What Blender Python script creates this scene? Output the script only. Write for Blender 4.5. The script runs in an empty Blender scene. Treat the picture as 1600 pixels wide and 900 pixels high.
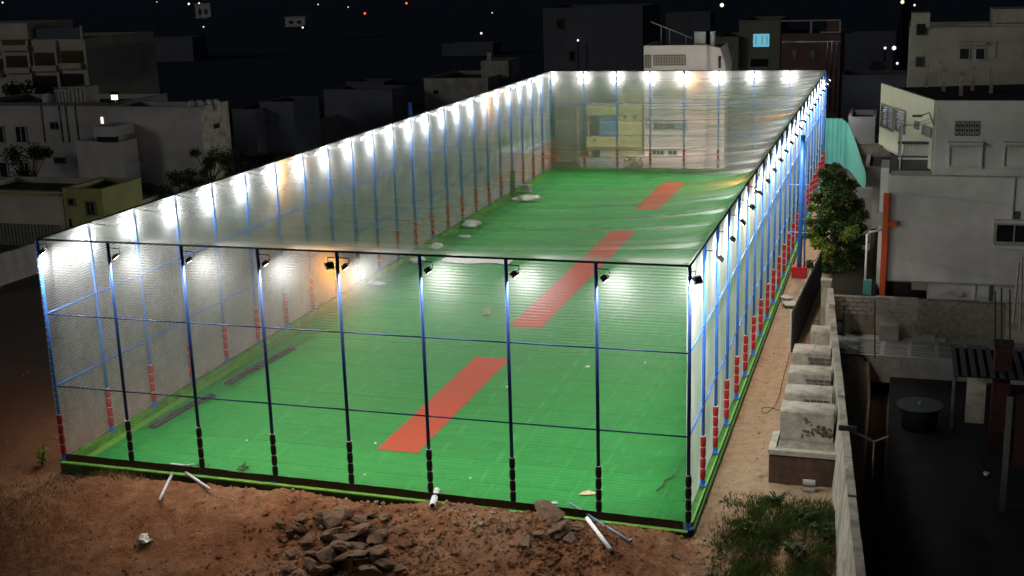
import bpy, bmesh, math, random
from mathutils import Vector, Matrix, noise
random.seed(7)
R_ = random.random
def U_(a, b): return a + (b - a) * random.random()
SC = bpy.context.scene
COL = SC.collection

# ------------------------------------------------------------------ camera, world, fill sun, exposure
CYAW, CPITCH, CROLL, CF = -0.3039, 0.2515, -0.03, 1953.8
CPOS = Vector((30.006, -37.694, 17.792))
_f = Vector((math.sin(CYAW) * math.cos(CPITCH), math.cos(CYAW) * math.cos(CPITCH), -math.sin(CPITCH)))
_r = Vector((math.cos(CYAW), -math.sin(CYAW), 0)); _u = _r.cross(_f)
CR = math.cos(CROLL) * _r + math.sin(CROLL) * _u
CU = -math.sin(CROLL) * _r + math.cos(CROLL) * _u
CFW = _f
cam = bpy.data.objects.new('camera', bpy.data.cameras.new('camera'))
COL.objects.link(cam); SC.camera = cam
M_ = Matrix.Identity(4)
for i in range(3):
    M_[i][0] = CR[i]; M_[i][1] = CU[i]; M_[i][2] = -CFW[i]; M_[i][3] = CPOS[i]
cam.matrix_world = M_
cam.data.sensor_width = 36; cam.data.lens = CF * 36 / 1600
cam.data.clip_start = 0.5; cam.data.clip_end = 3000

SUN_EL, SUN_AZ = math.radians(15), math.radians(222)      # added fill sun for the house fronts: height, bearing (behind the camera)
w = bpy.data.worlds.new('World'); SC.world = w; w.use_nodes = True
wn = w.node_tree; wn.nodes.clear()
sky = wn.nodes.new('ShaderNodeTexSky'); sky.sky_type = 'NISHITA'; sky.sun_disc = False
sky.sun_elevation = SUN_EL; sky.sun_rotation = SUN_AZ
bg = wn.nodes.new('ShaderNodeBackground'); bg.inputs['Strength'].default_value = 0.0022
wo = wn.nodes.new('ShaderNodeOutputWorld')
wn.links.new(sky.outputs[0], bg.inputs[0]); wn.links.new(bg.outputs[0], wo.inputs[0])
fill_sun = bpy.data.lights.new('fill_sun', 'SUN'); fill_sun.energy = 0.125; fill_sun.angle = math.radians(12); fill_sun.color = (1, .96, .9)
mo = bpy.data.objects.new('fill_sun', fill_sun); COL.objects.link(mo)
md = Vector((math.sin(SUN_AZ) * math.cos(SUN_EL), math.cos(SUN_AZ) * math.cos(SUN_EL), math.sin(SUN_EL)))
mo.rotation_euler = md.to_track_quat('Z', 'Y').to_euler()
SC.view_settings.view_transform = 'Standard'; SC.view_settings.look = 'None'
SC.view_settings.exposure = 0.95; SC.view_settings.gamma = 1.0
SC.render.engine = 'CYCLES'
cy = SC.cycles
cy.use_denoising = True; cy.max_bounces = 6; cy.diffuse_bounces = 3; cy.glossy_bounces = 2; cy.transmission_bounces = 4
cy.transparent_max_bounces = 16; cy.sample_clamp_indirect = 4; cy.sample_clamp_direct = 0; cy.use_light_tree = True
cy.caustics_reflective = False; cy.caustics_refractive = False
LAMP_W = 185.0

def pt(u, v, x=None, y=None, z=None):
    """a point of the place, surveyed from a sight line and the wall or ground plane it lies on"""
    d = CFW + (u - 800) / CF * CR - (v - 450) / CF * CU
    t = (x - CPOS.x) / d.x if x is not None else (y - CPOS.y) / d.y if y is not None else (z - CPOS.z) / d.z
    return CPOS + t * d

# ------------------------------------------------------------------ materials
def node_mat(name):
    m = bpy.data.materials.new(name); m.use_nodes = True
    nt = m.node_tree; b = nt.nodes['Principled BSDF']
    return m, nt, b
def L(nt, a, b): nt.links.new(a, b)
def noise_node(nt, scale, detail=4, rough=.6, coord='Object', dist=0, stretch=None):
    tc = nt.nodes.new('ShaderNodeTexCoord'); n = nt.nodes.new('ShaderNodeTexNoise')
    n.inputs['Scale'].default_value = scale; n.inputs['Detail'].default_value = detail
    n.inputs['Roughness'].default_value = rough; n.inputs['Distortion'].default_value = dist
    if stretch:
        mp = nt.nodes.new('ShaderNodeMapping'); mp.inputs['Scale'].default_value = stretch
        L(nt, tc.outputs[coord], mp.inputs[0]); L(nt, mp.outputs[0], n.inputs['Vector'])
    else: L(nt, tc.outputs[coord], n.inputs['Vector'])
    return n
def ramp(nt, src, stops):
    r = nt.nodes.new('ShaderNodeValToRGB'); e = r.color_ramp.elements
    while len(e) < len(stops): e.new(.5)
    for k, (p, c) in enumerate(stops):
        e[k].position = p; e[k].color = (*c, 1)
    L(nt, src, r.inputs[0]); return r
def mul(c, k): return tuple(min(1, a * k) for a in c)
def mat(name, col, rough=.8, var=.25, scale=2.0, bump=.0, metal=0, spec=.3, dirt=None, dscale=.4, emit=None, es=0, bscale=None, stretch=None):
    m, nt, b = node_mat(name)
    n = noise_node(nt, scale, 6, .65, stretch=stretch)
    r = ramp(nt, n.outputs['Fac'], [(.28, mul(col, 1 - var)), (.72, mul(col, 1 + var))])
    out = r.outputs[0]
    if dirt:
        n2 = noise_node(nt, dscale, 8, .7, dist=.6)
        f = ramp(nt, n2.outputs['Fac'], [(.45, (0, 0, 0)), (.68, (1, 1, 1))])
        mx = nt.nodes.new('ShaderNodeMixRGB'); L(nt, f.outputs[0], mx.inputs[0]); L(nt, out, mx.inputs[1])
        mx.inputs[2].default_value = (*dirt, 1); out = mx.outputs[0]
    L(nt, out, b.inputs['Base Color'])
    b.inputs['Roughness'].default_value = rough; b.inputs['Metallic'].default_value = metal
    b.inputs['Specular IOR Level'].default_value = spec
    if bump:
        n3 = noise_node(nt, bscale or scale * 6, 5, .7)
        bp = nt.nodes.new('ShaderNodeBump'); bp.inputs['Strength'].default_value = bump; bp.inputs['Distance'].default_value = .05
        L(nt, n3.outputs['Fac'], bp.inputs['Height']); L(nt, bp.outputs[0], b.inputs['Normal'])
    if emit:
        b.inputs['Emission Color'].default_value = (*emit, 1); b.inputs['Emission Strength'].default_value = es
    return m

M = {}
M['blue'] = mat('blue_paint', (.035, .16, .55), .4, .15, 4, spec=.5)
M['blue_shaded'] = mat('shaded_blue_paint', (.010, .035, .13), .5, .15, 4, spec=.3)  # front poles and rails: the blue darkened, their backlit shade put into the colour
M['black_rope'] = mat('black_rope', (.012, .012, .016), .8)
M['foam_black'] = mat('black_foam', (.014, .010, .012), .7, .3, 9, bump=.3)
M['foam_red'] = mat('red_foam', (.36, .014, .02), .7, .25, 7, bump=.3)
M['string'] = mat('white_string', (.6, .58, .55), .8)
M['lamp_body'] = mat('lamp_housing', (.02, .02, .024), .5, .2, 10, spec=.5)
M['steel'] = mat('galvanised_steel', (.52, .54, .57), .5, .2, 9, metal=.25)
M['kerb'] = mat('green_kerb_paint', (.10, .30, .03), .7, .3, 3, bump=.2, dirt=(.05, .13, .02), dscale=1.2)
M['kerb_in'] = mat('yellow_green_turf', (.13, .36, .04), .85, .25, 5, bump=.3)
M['skirt'] = mat('brown_tarpaulin', (.05, .028, .014), .8, .4, 2.5, bump=.3)
M['pvc'] = mat('white_pvc', (.75, .76, .76), .4, .1, 8)
M['bag'] = mat('white_sack', (.66, .67, .66), .8, .2, 5, bump=.6)
M['card'] = mat('cardboard', (.62, .5, .28), .85, .15, 6)
M['grey_roll'] = mat('grey_roll', (.055, .06, .062), .7, .3, 4, bump=.4)
M['rock'] = mat('brown_rock', (.13, .08, .05), .9, .5, 3.2, bump=.9, bscale=9)
M['rock2'] = mat('pale_rock', (.33, .25, .18), .9, .35, 5, bump=.7)
M['conc'] = mat('raw_concrete', (.30, .30, .28), .9, .2, 1.2, bump=.3, dirt=(.17, .165, .155), dscale=.5)
M['plaster'] = mat('pale_plaster', (.37, .345, .28), .9, .2, 2.5, bump=.7, dirt=(.17, .15, .115), dscale=1.1)
M['brickface'] = mat('exposed_masonry', (.10, .095, .085), .95, .5, 6, bump=1)
M['mortar'] = mat('rough_mortar', (.22, .195, .15), .95, .45, 4, bump=1, bscale=10)
M['grey_wall'] = mat('grey_plaster', (.66, .66, .635), .9, .12, .6, bump=.15, dirt=(.50, .50, .48), dscale=.22)
M['cream'] = mat('cream_plaster', (.84, .82, .63), .85, .08, .8, bump=.1)
M['dim_wall'] = mat('dull_grey_wall', (.38, .38, .39), .9, .18, .4, dirt=(.28, .28, .29), dscale=.12)
M['dim_wall2'] = mat('dull_beige_wall', (.38, .355, .31), .9, .15, .4, dirt=(.28, .26, .23), dscale=.15)
M['dark_wall'] = mat('dark_blue_grey_wall', (.085, .095, .12), .9, .2, .4)
M['pink'] = mat('pink_plaster', (.78, .67, .655), .85, .06, .7)
M['pinkdark'] = mat('brown_pink_plaster', (.14, .085, .085), .9, .15, .5)
M['olive'] = mat('green_grey_plaster', (.15, .17, .13), .9, .15, .5)
M['yellow'] = mat('yellow_plaster', (.70, .62, .30), .85, .08, .8)
M['tan'] = mat('tan_plaster', (.40, .34, .24), .9, .12, .8)
M['lime'] = mat('yellow_green_plaster', (.25, .27, .11), .9, .15, .6, dirt=(.16, .17, .07), dscale=.4)
M['roof'] = mat('dark_roof', (.05, .05, .05), .95, .35, 1.0)
M['roof_pale'] = mat('concrete_roof', (.12, .12, .12), .95, .3, .8)
M['glass'] = mat('dark_glass', (.012, .014, .018), .12, .2, 2, spec=.6)
M['frame'] = mat('window_frame', (.34, .34, .32), .7)
M['dframe'] = mat('dark_window_frame', (.10, .10, .10), .7)
M['blue_shutter'] = mat('blue_shutter', (.18, .32, .48), .6, .1, 4)
M['orange'] = mat('orange_paint', (.65, .10, .025), .6, .15, 3)
M['cabin'] = mat('red_orange_cabin', (.55, .12, .07), .7, .15, 2)
M['teal'] = mat('teal_sheet', (.10, .36, .32), .55, .15, .8)
M['darksheet'] = mat('dark_sheet_metal', (.045, .055, .06), .5, .4, 2, metal=.3)
M['rust'] = mat('rust_red', (.035, .010, .008), .8, .4, 3)
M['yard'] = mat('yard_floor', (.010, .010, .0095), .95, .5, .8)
M['tile'] = mat('grey_tile', (.20, .20, .19), .9, .25, 2)
M['joint'] = mat('tile_joint', (.34, .33, .30), .9, .2, 3)
M['trunk'] = mat('bark', (.07, .05, .035), .95, .3, 6, bump=.8)
M['white'] = mat('white_paint', (.75, .75, .73), .6, .05, 4)
M['tank'] = mat('grey_tank', (.42, .44, .44), .6, .15, 3)
M['rope'] = mat('pale_cord', (.30, .22, .14), .9)
M['cable'] = mat('dark_cable', (.02, .02, .02), .8)
def emit_mat(name, col, s):
    m, nt, b = node_mat(name)
    b.inputs['Base Color'].default_value = (0, 0, 0, 1)
    b.inputs['Emission Color'].default_value = (*col, 1); b.inputs['Emission Strength'].default_value = s
    return m
M['lens'] = emit_mat('lit_lens', (1, .99, .93), 14)
M['lens_o'] = emit_mat('lit_orange_lens', (1, .42, .06), 16)
M['bulb'] = emit_mat('street_bulb', (1, .95, .82), .75)
M['bulb_r'] = emit_mat('red_bulb', (1, .06, .04), 2.0)
M['bulb_p'] = emit_mat('pinkish_bulb', (.9, .75, 1), .8)
M['win_cyan'] = emit_mat('cyan_lit_window', (.13, .42, .55), .55)
M['win_warm'] = emit_mat('warm_lit_window', (1, .85, .55), .9)

def leafy(name, a, b):
    m, nt, bs = node_mat(name)
    g = nt.nodes.new('ShaderNodeNewGeometry')
    r = ramp(nt, g.outputs['Random Per Island'], [(0, a), (.65, mul(a, 1.8)), (1, b)])
    L(nt, r.outputs[0], bs.inputs['Base Color']); bs.inputs['Roughness'].default_value = .6
    bs.inputs['Specular IOR Level'].default_value = .2
    tr = nt.nodes.new('ShaderNodeBsdfTranslucent'); L(nt, r.outputs[0], tr.inputs[0])
    mx = nt.nodes.new('ShaderNodeMixShader'); mx.inputs[0].default_value = .25
    L(nt, bs.outputs[0], mx.inputs[1]); L(nt, tr.outputs[0], mx.inputs[2])
    L(nt, mx.outputs[0], nt.nodes['Material Output'].inputs[0])
    return m
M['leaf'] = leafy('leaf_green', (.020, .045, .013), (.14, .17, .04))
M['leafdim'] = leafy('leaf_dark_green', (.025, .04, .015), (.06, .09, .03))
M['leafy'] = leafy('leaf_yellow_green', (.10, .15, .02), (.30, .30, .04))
M['grass'] = leafy('grass_green', (.036, .06, .012), (.12, .13, .04))

# artificial turf: rows of fibres, per-roll tint, faint brushed streaks
def turf_mat():
    m, nt, b = node_mat('green_turf')
    n1 = noise_node(nt, 26, 5, .8, stretch=(1, .35, 1), coord='Object')
    n2 = noise_node(nt, 1.6, 6, .75, stretch=(.5, 1.7, 1), coord='Object')
    r1 = ramp(nt, n1.outputs['Fac'], [(.3, (.008, .19, .024)), (.7, (.015, .31, .044))])
    r2 = ramp(nt, n2.outputs['Fac'], [(.3, (.78, .80, .80)), (.7, (1.15, 1.1, 1.15))])
    mx = nt.nodes.new('ShaderNodeMixRGB'); mx.blend_type = 'MULTIPLY'; mx.inputs[0].default_value = 1
    L(nt, r1.outputs[0], mx.inputs[1]); L(nt, r2.outputs[0], mx.inputs[2])
    oi = nt.nodes.new('ShaderNodeObjectInfo')
    r3 = ramp(nt, oi.outputs['Random'], [(0, (.90, .9, .9)), (1, (1.08, 1.06, 1.08))])
    mx2 = nt.nodes.new('ShaderNodeMixRGB'); mx2.blend_type = 'MULTIPLY'; mx2.inputs[0].default_value = 1
    L(nt, mx.outputs[0], mx2.inputs[1]); L(nt, r3.outputs[0], mx2.inputs[2])
    # pale wheel and brush marks running obliquely across the rolls
    tc = nt.nodes.new('ShaderNodeTexCoord'); mp = nt.nodes.new('ShaderNodeMapping')
    mp.inputs['Rotation'].default_value = (0, 0, math.radians(8)); mp.inputs['Scale'].default_value = (3.2, .22, 1)
    nz = nt.nodes.new('ShaderNodeTexNoise'); nz.inputs['Scale'].default_value = 1.7; nz.inputs['Detail'].default_value = 5
    L(nt, tc.outputs['Object'], mp.inputs[0]); L(nt, mp.outputs[0], nz.inputs['Vector'])
    f = ramp(nt, nz.outputs['Fac'], [(.55, (0, 0, 0)), (.74, (.45, .45, .45))])
    mx3 = nt.nodes.new('ShaderNodeMixRGB'); L(nt, f.outputs[0], mx3.inputs[0]); L(nt, mx2.outputs[0], mx3.inputs[1])
    mx3.inputs[2].default_value = (.05, .42, .10, 1)
    L(nt, mx3.outputs[0], b.inputs['Base Color'])
    b.inputs['Roughness'].default_value = .75; b.inputs['Specular IOR Level'].default_value = .25
    bp = nt.nodes.new('ShaderNodeBump'); bp.inputs['Strength'].default_value = .5; bp.inputs['Distance'].default_value = .02
    L(nt, n1.outputs['Fac'], bp.inputs['Height']); L(nt, bp.outputs[0], b.inputs['Normal'])
    return m
M['turf'] = turf_mat()
M['red_turf'] = mat('red_turf', (.46, .068, .028), .85, .2, 18, bump=.4, spec=.15, dirt=(.38, .075, .035), dscale=.7)

def soil_mat():
    m, nt, b = node_mat('red_soil')
    n1 = noise_node(nt, .35, 8, .7, dist=.5); n2 = noise_node(nt, 2.2, 8, .75); n3 = noise_node(nt, 14, 6, .8)
    r1 = ramp(nt, n1.outputs['Fac'], [(.3, (.20, .085, .044)), (.5, (.38, .18, .092)), (.72, (.50, .31, .19))])
    r2 = ramp(nt, n2.outputs['Fac'], [(.25, (.55, .52, .5)), (.75, (1.35, 1.35, 1.35))])
    mx = nt.nodes.new('ShaderNodeMixRGB'); mx.blend_type = 'MULTIPLY'; mx.inputs[0].default_value = 1
    L(nt, r1.outputs[0], mx.inputs[1]); L(nt, r2.outputs[0], mx.inputs[2])
    f = ramp(nt, n3.outputs['Fac'], [(.62, (0, 0, 0)), (.72, (.7, .7, .7))])
    mx2 = nt.nodes.new('ShaderNodeMixRGB'); L(nt, f.outputs[0], mx2.inputs[0]); L(nt, mx.outputs[0], mx2.inputs[1])
    mx2.inputs[2].default_value = (.46, .34, .23, 1)
    tcx = nt.nodes.new('ShaderNodeTexCoord'); sx = nt.nodes.new('ShaderNodeSeparateXYZ'); L(nt, tcx.outputs['Object'], sx.inputs[0])
    nb = noise_node(nt, .8, 4, .6); ad0 = nt.nodes.new('ShaderNodeMath'); ad0.operation = 'ADD'; L(nt, sx.outputs[0], ad0.inputs[0]); L(nt, nb.outputs['Fac'], ad0.inputs[1])
    mrx = nt.nodes.new('ShaderNodeMapRange'); mrx.inputs[1].default_value = 24.4; mrx.inputs[2].default_value = 25.0; L(nt, ad0.outputs[0], mrx.inputs[0])
    mry = nt.nodes.new('ShaderNodeMapRange'); mry.inputs[1].default_value = -3.5; mry.inputs[2].default_value = 3.5; L(nt, sx.outputs[1], mry.inputs[0])
    mm = nt.nodes.new('ShaderNodeMath'); mm.operation = 'MULTIPLY'; L(nt, mrx.outputs[0], mm.inputs[0]); L(nt, mry.outputs[0], mm.inputs[1])
    tanr = ramp(nt, n2.outputs['Fac'], [(.3, (.48, .32, .19)), (.7, (.68, .50, .34))])
    mxt = nt.nodes.new('ShaderNodeMixRGB'); L(nt, mm.outputs[0], mxt.inputs[0]); L(nt, mx2.outputs[0], mxt.inputs[1]); L(nt, tanr.outputs[0], mxt.inputs[2]); mx2 = mxt
    def rng(src, a, b_):
        q = nt.nodes.new('ShaderNodeMapRange'); q.inputs[1].default_value = a; q.inputs[2].default_value = b_; L(nt, src, q.inputs[0]); return q.outputs[0]
    def mulv(a, b_):
        q = nt.nodes.new('ShaderNodeMath'); q.operation = 'MULTIPLY'; L(nt, a, q.inputs[0]); L(nt, b_, q.inputs[1]); return q.outputs[0]
    # trodden grey-brown earth left of the cage, darker ground behind the sheet metal fence
    for fac_, colr in ((mulv(rng(ad0.outputs[0], 1.0, -.6), rng(sx.outputs[1], -4, 1)), (.28, .125, .065, 1)), (mulv(rng(ad0.outputs[0], .9, -.8), rng(sx.outputs[1], 4, 13)), (.13, .11, .09, 1)), (mulv(rng(ad0.outputs[0], 26.6, 27.2), rng(sx.outputs[1], 19, 22)), (.045, .04, .03, 1))):
        q = nt.nodes.new('ShaderNodeMixRGB'); L(nt, fac_, q.inputs[0]); L(nt, mx2.outputs[0], q.inputs[1]); q.inputs[2].default_value = colr
        q2 = nt.nodes.new('ShaderNodeMixRGB'); q2.blend_type = 'MULTIPLY'; q2.inputs[0].default_value = .6; L(nt, q.outputs[0], q2.inputs[1]); L(nt, r2.outputs[0], q2.inputs[2]); mx2 = q
    # far from the plot the night's blue haze is put into the ground colour
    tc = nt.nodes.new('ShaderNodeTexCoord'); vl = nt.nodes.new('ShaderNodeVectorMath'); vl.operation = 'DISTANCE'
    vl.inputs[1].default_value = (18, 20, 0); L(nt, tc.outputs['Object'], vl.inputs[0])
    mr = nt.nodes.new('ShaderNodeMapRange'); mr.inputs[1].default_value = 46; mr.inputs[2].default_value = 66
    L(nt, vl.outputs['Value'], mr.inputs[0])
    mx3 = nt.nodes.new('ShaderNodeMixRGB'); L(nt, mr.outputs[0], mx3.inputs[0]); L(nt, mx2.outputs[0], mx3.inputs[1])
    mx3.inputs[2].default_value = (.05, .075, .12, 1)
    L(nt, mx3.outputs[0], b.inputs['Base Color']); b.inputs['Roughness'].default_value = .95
    b.inputs['Specular IOR Level'].default_value = .1
    ad = nt.nodes.new('ShaderNodeMath'); ad.operation = 'ADD'; L(nt, n2.outputs['Fac'], ad.inputs[0]); L(nt, n3.outputs['Fac'], ad.inputs[1])
    bp = nt.nodes.new('ShaderNodeBump'); bp.inputs['Strength'].default_value = 1; bp.inputs['Distance'].default_value = .22
    L(nt, ad.outputs[0], bp.inputs['Height']); L(nt, bp.outputs[0], b.inputs['Normal'])
    return m
M['soil'] = soil_mat()

def net_mat(name, thread, col=(.74, .75, .74), hatch=0.0, hdir='Z', crinkle=.25, trans=.45, cmin=.03):
    """fine knotted mesh: the open share of each cell shrinks as it is seen more obliquely"""
    m, nt, b = node_mat(name); N = nt.nodes.new
    nt.nodes.remove(b)
    g = N('ShaderNodeNewGeometry'); d = N('ShaderNodeVectorMath'); d.operation = 'DOT_PRODUCT'
    L(nt, g.outputs['True Normal'], d.inputs[0]); L(nt, g.outputs['Incoming'], d.inputs[1])
    def mth(op, a, bb=None, clamp=False):
        k = N('ShaderNodeMath'); k.operation = op; k.use_clamp = clamp
        for q, s in enumerate((a, bb)):
            if s is None: continue
            if isinstance(s, (int, float)): k.inputs[q].default_value = s
            else: L(nt, s, k.inputs[q])
        return k.outputs[0]
    c = mth('MAXIMUM', mth('ABSOLUTE', d.outputs['Value']), cmin)
    cr = noise_node(nt, 1.1, 5, .65)
    crk = mth('MULTIPLY', mth('SUBTRACT', cr.outputs['Fac'], .5), 2 * crinkle)
    a = mth('MULTIPLY', mth('ADD', crk, 1.0), thread)
    if hatch:
        tc = N('ShaderNodeTexCoord'); wv = N('ShaderNodeTexWave'); wv.bands_direction = hdir
        wv.inputs['Scale'].default_value = 3.1; wv.inputs['Distortion'].default_value = 2.2
        wv.inputs['Detail'].default_value = 2; wv.inputs['Detail Scale'].default_value = .5
        L(nt, tc.outputs['Object'], wv.inputs['Vector'])
        nz = noise_node(nt, .6, 3, .5)
        k = mth('MULTIPLY', mth('SUBTRACT', wv.outputs['Fac'], .5), mth('MULTIPLY', nz.outputs['Fac'], 4 * hatch))
        a = mth('MULTIPLY', a, mth('ADD', k, 1.0))
    t = mth('MULTIPLY', mth('SUBTRACT', 1.0, a), mth('SUBTRACT', 1.0, mth('DIVIDE', a, c), True), True)
    fac = mth('SUBTRACT', 1.0, t, True)
    df = N('ShaderNodeBsdfDiffuse'); df.inputs[0].default_value = (*col, 1)
    tl = N('ShaderNodeBsdfTranslucent'); tl.inputs[0].default_value = (*col, 1)
    mx = N('ShaderNodeMixShader'); mx.inputs[0].default_value = trans
    L(nt, df.outputs[0], mx.inputs[1]); L(nt, tl.outputs[0], mx.inputs[2])
    tp = N('ShaderNodeBsdfTransparent'); m2 = N('ShaderNodeMixShader')
    L(nt, fac, m2.inputs[0]); L(nt, tp.outputs[0], m2.inputs[1]); L(nt, mx.outputs[0], m2.inputs[2])
    L(nt, m2.outputs[0], nt.nodes['Material Output'].inputs[0])
    return m
M['net_front'] = net_mat('front_netting', .042, (.85, .86, .85), hatch=.5)
M['net_left'] = net_mat('left_netting', .115, (.80, .85, .90), hatch=.18, crinkle=.4)
M['net_back'] = net_mat('back_netting', .095, (.85, .85, .85), crinkle=.2)
M['net_right'] = net_mat('right_netting', .10, crinkle=.12, trans=.55)
M['net_roof'] = net_mat('roof_netting', .050, (.9, .9, .89), crinkle=.02, trans=.55, cmin=.11)

# ------------------------------------------------------------------ mesh helpers
class MB:
    def __init__(s): s.v = []; s.f = []; s.m = []; s.cur = 0
    def quad(s, *p):
        n = len(s.v); s.v += [tuple(q) for q in p]; s.f.append(tuple(range(n, n + len(p)))); s.m.append(s.cur); return s
    def box(s, x0, x1, y0, y1, z0, z1, rot=None, at=None):
        n = len(s.v)
        ps = [Vector((x, y, z)) for x in (x0, x1) for y in (y0, y1) for z in (z0, z1)]
        if rot is not None: ps = [rot @ p for p in ps]
        if at is not None: ps = [p + Vector(at) for p in ps]
        s.v += [tuple(p) for p in ps]
        for f in ((0, 1, 3, 2), (4, 6, 7, 5), (0, 4, 5, 1), (2, 3, 7, 6), (0, 2, 6, 4), (1, 5, 7, 3)):
            s.f.append(tuple(n + k for k in f)); s.m.append(s.cur)
        return s
    def tube(s, pts, r, n=8, cap=True):
        pts = [Vector(p) for p in pts]; rings = []
        for i, p in enumerate(pts):
            d = (pts[min(i + 1, len(pts) - 1)] - pts[max(i - 1, 0)]).normalized()
            a = d.cross(Vector((0, 0, 1)) if abs(d.z) < .9 else Vector((1, 0, 0))).normalized(); b = d.cross(a)
            rr = r[i] if isinstance(r, (list, tuple)) else r
            base = len(s.v)
            for k in range(n):
                t = 2 * math.pi * k / n
                s.v.append(tuple(p + rr * (math.cos(t) * a + math.sin(t) * b)))
            rings.append(base)
        for i in range(len(rings) - 1):
            for k in range(n):
                s.f.append((rings[i] + k, rings[i] + (k + 1) % n, rings[i + 1] + (k + 1) % n, rings[i + 1] + k)); s.m.append(s.cur)
        if cap:
            s.f.append(tuple(rings[0] + k for k in range(n))[::-1]); s.m.append(s.cur)
            s.f.append(tuple(rings[-1] + k for k in range(n))); s.m.append(s.cur)
        return s
    def mesh(s, name, mats, smooth=False):
        me = bpy.data.meshes.new(name); me.from_pydata(s.v, [], s.f)
        for mm in (mats if isinstance(mats, (list, tuple)) else [mats]): me.materials.append(mm)
        if isinstance(mats, (list, tuple)):
            for p, k in zip(me.polygons, s.m): p.material_index = k
        bm = bmesh.new(); bm.from_mesh(me); bmesh.ops.recalc_face_normals(bm, faces=bm.faces); bm.to_mesh(me); bm.free()
        if smooth:
            for p in me.polygons: p.use_smooth = True
        me.update(); return me
    def build(s, name, mats, parent=None, smooth=False, loc=None):
        o = bpy.data.objects.new(name, s.mesh(name, mats, smooth)); COL.objects.link(o)
        if parent: o.parent = parent
        if loc is not None: o.location = loc
        return o
def put(name, me, parent=None, loc=(0, 0, 0), rot=(0, 0, 0), scale=None):
    o = bpy.data.objects.new(name, me); COL.objects.link(o)
    if parent: o.parent = parent
    o.location = loc; o.rotation_euler = rot
    if scale: o.scale = scale
    return o
def tag(o, label=None, cat=None, group=None, kind=None):
    if label: o['label'] = label
    if cat: o['category'] = cat
    if group: o['group'] = group
    if kind: o['kind'] = kind
    return o
def thing(name, label, cat, loc=(0, 0, 0), rz=0, group=None):
    o = bpy.data.objects.new(name, None); COL.objects.link(o); o.location = loc; o.rotation_euler = (0, 0, rz)
    o.empty_display_size = .2
    return tag(o, label, cat, group)
def copy_tree(o, parent=None):
    c = o.copy(); COL.objects.link(c); c.parent = parent
    for ch in list(o.children): copy_tree(ch, c)
    return c
ORD = 'first second third fourth fifth sixth seventh eighth ninth tenth eleventh twelfth thirteenth fourteenth fifteenth sixteenth seventeenth eighteenth nineteenth twentieth twenty-first twenty-second twenty-third twenty-fourth'.split()
def frac(a, b): return (a - b)

# ------------------------------------------------------------------ cage dimensions
W, LEN, H = 24.0, 71.5, 8.62
NX, NY = 8, 23
BX, BY = W / NX, LEN / NY
RA, RB = .67 * H, .343 * H
TZ = -.30                                  # turf level, below the kerb top at 0
def base_z(i, side):                       # the front kerb dips a little towards the right corner
    return -.24 * (i / NX) ** 2 if side == 'front' else 0.0

# ------------------------------------------------------------------ ground
def soil_z(x, y):
    n = noise.noise(Vector((x * .35, y * .35, 3.1))); n2 = noise.noise(Vector((x * 1.3, y * 1.3, 8.2))); n3 = noise.noise(Vector((x * 3.6, y * 3.6, 1.2)))
    z = -.50
    def sm(a, b, t):
        t = max(0, min(1, (t - a) / (b - a))); return t * t * (3 - 2 * t)
    if y < 1:
        ridge = math.exp(-((y + 1.3) / 1.3) ** 2) * sm(.3, 3.6, x) * (1 - sm(22.8, 25.2, x))
        z += ridge * (.50 + .16 * math.exp(-((x - 15) / 3.0) ** 2) + .16 * n + .05 * math.sin(x * .8))
        fall = sm(-1.5, -9, y); z -= (sm(-2.0, -11, y) if False else max(0, min(1, (-2.6 - y) / 9))) * 3.1
        z += .9 * math.exp(-((x - .2) / 3.2) ** 2 - ((y + 5.2) / 2.6) ** 2)
        z -= .35 * sm(23.5, 25.5, x) * (1 - sm(-3, .5, y))
    k = 1.0 if (-6 < x < 46 and y < 3) else .6
    n4 = noise.noise(Vector((x * 8.1, y * 8.1, 5.5))) if k == 1.0 and y < 3 else 0
    z += k * (.12 * n + .11 * n2 + .09 * abs(n3) + .065 * n4)
    if 24.9 < x < 28.5 and y < 3.2: z += .28 * abs(noise.noise(Vector((x * 1.1, y * 1.1, 20.5))))
    if x > 24.3 and y >= -1: z += .10 * sm(24.3, 26, x)
    if -.9 < x < W + .35 and -.6 < y < LEN + .4: z = min(z, -.50)
    if x > 29.2: z = -2.2
    elif x > 28.9: z = min(z, -.6 + .1 * n)
    return z
def axis(lo, hi, a, b, fine, far):
    v = []; t = lo
    while t < hi:
        v.append(t)
        t += fine if a <= t < b else min(far, fine + .18 * (a - t if t < a else t - b) + .02)
        if v[-1] < a < t: t = a
    v.append(hi); return v
xs = axis(-1400, 1400, -6, 30, .115, 80)
ys = axis(-120, 2400, -13, 8, .115, 80)
xs2 = []
t = -6.0
while t > -1400: xs2.append(t); t -= .3 + .22 * (-6 - t)
xs = sorted([-1400.0] + xs2 + [k for k in xs if k > -6 + .05])
yl = []; t = -13.0
while t > -120: yl.append(t); t -= .3 + .3 * (-13 - t)
ys = sorted([-120.0] + yl + [k for k in ys if k > -13 + .05])
gv = [(x, y, soil_z(x, y)) for y in ys for x in xs]
nx_ = len(xs)
gf = [(j * nx_ + i, j * nx_ + i + 1, (j + 1) * nx_ + i + 1, (j + 1) * nx_ + i) for j in range(len(ys) - 1) for i in range(nx_ - 1)]
me = bpy.data.meshes.new('ground'); me.from_pydata(gv, [], gf); me.materials.append(M['soil'])
for p in me.polygons: p.use_smooth = True
g = put('ground', me); tag(g, kind='structure')

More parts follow.
